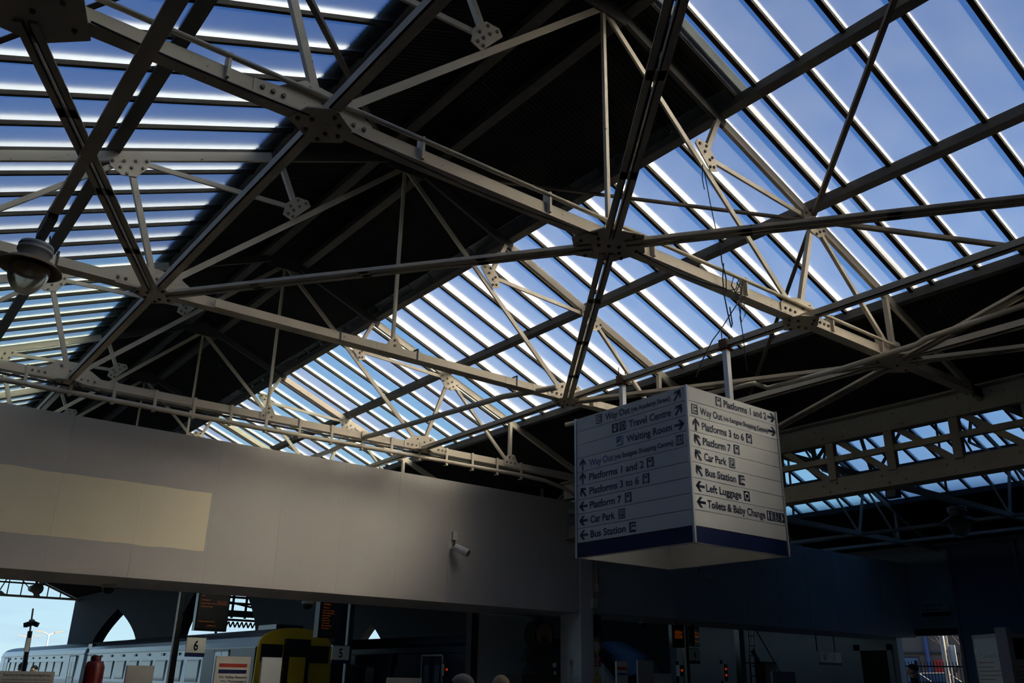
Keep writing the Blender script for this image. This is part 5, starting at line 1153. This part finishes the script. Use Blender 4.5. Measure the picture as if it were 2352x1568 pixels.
# ------------------------------------------------------------------ people
def person(label, loc, rz, height=1.72, hair='hair_grey', cloth='cloth_dark', arm=0.12, stride=0.06, look=0.0):
    """one continuous standing figure grown from a skeleton; +y is its front"""
    k = height / 1.72
    V = {'pel': (0, 0, .95), 'spi': (0, .01, 1.12), 'che': (0, .0, 1.30), 'neb': (0, -.01, 1.43), 'nek': (0, .005, 1.49), 'jaw': (0, .035, 1.545), 'hed': (0, .012, 1.60), 'top': (0, .0, 1.655)}
    R = {'pel': (.155, .11), 'spi': (.135, .10), 'che': (.165, .115), 'neb': (.085, .07), 'nek': (.055, .058), 'jaw': (.062, .075), 'hed': (.073, .092), 'top': (.060, .075)}
    E_ = [('pel', 'spi'), ('spi', 'che'), ('che', 'neb'), ('neb', 'nek'), ('nek', 'jaw'), ('jaw', 'hed'), ('hed', 'top')]
    for s, n in ((1, 'r'), (-1, 'l')):
        st = stride * s
        V.update({'sh' + n: (s * .175, -.005, 1.385), 'el' + n: (s * (.215 + arm * .3), -.02, 1.11), 'wr' + n: (s * (.225 + arm * .3), .05, .87), 'pa' + n: (s * (.225 + arm * .3), .065, .80),
                  'hi' + n: (s * .095, 0, .90), 'kn' + n: (s * .10, st * .6 + .01, .50), 'an' + n: (s * .10, st, .09), 'to' + n: (s * .115, st + .15, .035)})
        R.update({'sh' + n: (.068, .068), 'el' + n: (.047, .047), 'wr' + n: (.032, .032), 'pa' + n: (.020, .040), 'hi' + n: (.092, .095), 'kn' + n: (.060, .062), 'an' + n: (.045, .05), 'to' + n: (.042, .03)})
        E_ += [('che', 'sh' + n), ('sh' + n, 'el' + n), ('el' + n, 'wr' + n), ('wr' + n, 'pa' + n), ('pel', 'hi' + n), ('hi' + n, 'kn' + n), ('kn' + n, 'an' + n), ('an' + n, 'to' + n)]
        for f, (dx, dy, ln) in enumerate(((-.004, .032, .075), (.0, .012, .085), (.003, -.010, .080), (.005, -.030, .062))):
            a = 'f%d%s' % (f, n); px_, py_, pz_ = V['pa' + n]
            V[a] = (px_ + s * dx, py_ + dy, pz_ - .03); V[a + 't'] = (px_ + s * (dx - .012), py_ + dy + .012, pz_ - ln); R[a] = (.009, .009); R[a + 't'] = (.007, .007); E_ += [('pa' + n, a), (a, a + 't')]
        V['th' + n] = (V['pa' + n][0] - s * .02, V['pa' + n][1] + .055, V['pa' + n][2] - .02); R['th' + n] = (.010, .010); E_ += [('wr' + n, 'th' + n)]
    V['nose'] = (0, .112, 1.575); R['nose'] = (.012, .016); E_ += [('hed', 'nose')]
    for s, n in ((1, 'r'), (-1, 'l')): V['ear' + n] = (s * .082, -.005, 1.575); R['ear' + n] = (.010, .022); E_ += [('hed', 'ear' + n)]
    names = list(V); me = bpy.data.meshes.new('body'); me.from_pydata([Vector(V[n]) * k for n in names], [(names.index(a), names.index(b)) for a, b in E_], []); me.update()
    o = bpy.data.objects.new('tmp', me); COL.objects.link(o)
    o.modifiers.new('skin', 'SKIN'); sub = o.modifiers.new('sub', 'SUBSURF'); sub.levels = 2; sub.render_levels = 2
    for i, n in enumerate(names):
        sv = me.skin_vertices[0].data[i]; sv.radius = (R[n][0] * k, R[n][1] * k); sv.use_root = n == 'pel'
    dg = bpy.context.evaluated_depsgraph_get(); dg.update(); bm_ = bpy.data.meshes.new_from_object(o.evaluated_get(dg)); bpy.data.objects.remove(o)
    bm_.name = 'body'; bm_.materials.clear(); bm_.materials.append(MATS[cloth]); bm_.materials.append(MATS['skin_light'])
    for p in bm_.polygons:
        p.use_smooth = True; c = p.center / k; p.material_index = 1 if (c.z > 1.475 or (c.z < .86 and abs(c.x) > .18)) else 0
    t = thing('person', label, 'person', loc, None, rz)
    obj('body', bm_, None, t)
    mbh = MB(); n1, n2 = 9, 16
    for i in range(n1 + 1):
        th = (math.pi * 0.56) * i / n1
        for j in range(n2):
            ph = 2 * math.pi * j / n2; fr = math.sin(ph); cut = 1.0 - 0.35 * max(0, fr) * (i / n1)
            a = th * cut; mbh.v.append((math.sin(a) * math.cos(ph) * .086 * k, (math.sin(a) * math.sin(ph) * .104 - .006) * k, (1.625 + math.cos(a) * .095) * k))
    mbh.f = [(i * n2 + j, i * n2 + (j + 1) % n2, (i + 1) * n2 + (j + 1) % n2, (i + 1) * n2 + j) for i in range(n1) for j in range(n2)]
    obj('hair', mbh, hair, t, smooth=True)
    for s in (1, -1): obj('eye', MB().lathe([(0, .009), (.008, .004), (.009, 0), (.008, -.004), (0, -.009)], (s * .032 * k, .086 * k, 1.59 * k), 8), 'sign_white', t, smooth=True)
    obj('mouth', MB().box(-.02 * k, .02 * k, .088 * k, .094 * k, 1.532 * k, 1.538 * k), 'red_print', t)
    return t
def stand(u, vtop, d, feet=0.0):
    p = far(u, vtop, d); return (p.x, p.y, feet), p.z - feet
for u, vt, d, lab, hr, rz in ((1062, 1546, 7.6, 'grey-haired person in dark clothes before the partition, only the head top in view', 'hair_grey', 0.9),
                              (1151, 1549, 8.6, 'darker-haired balding person next to the grey-haired one, near the ornamental clock', 'lamp_brown', -0.6)):
    L_, h = stand(u, vt, d); person(lab, L_, rz, h, hr, 'cloth_navy')
L_, h = stand(2094, 1524, 18.5, 0.3); person('dark silhouetted person standing in the gateway before the fence', L_, 0.5, h, 'hair_dark', 'cloth_dark')
L_, h = stand(52, 1521, 27.0); person('dark silhouetted person at the foot of the camera mast', L_, 0.3, h, 'hair_dark', 'cloth_dark')
L_, h = stand(80, 1527, 29.0); person('dark silhouetted person waiting beside the far silver blue carriage', L_, 2.2, h, 'hair_dark', 'cloth_dark')
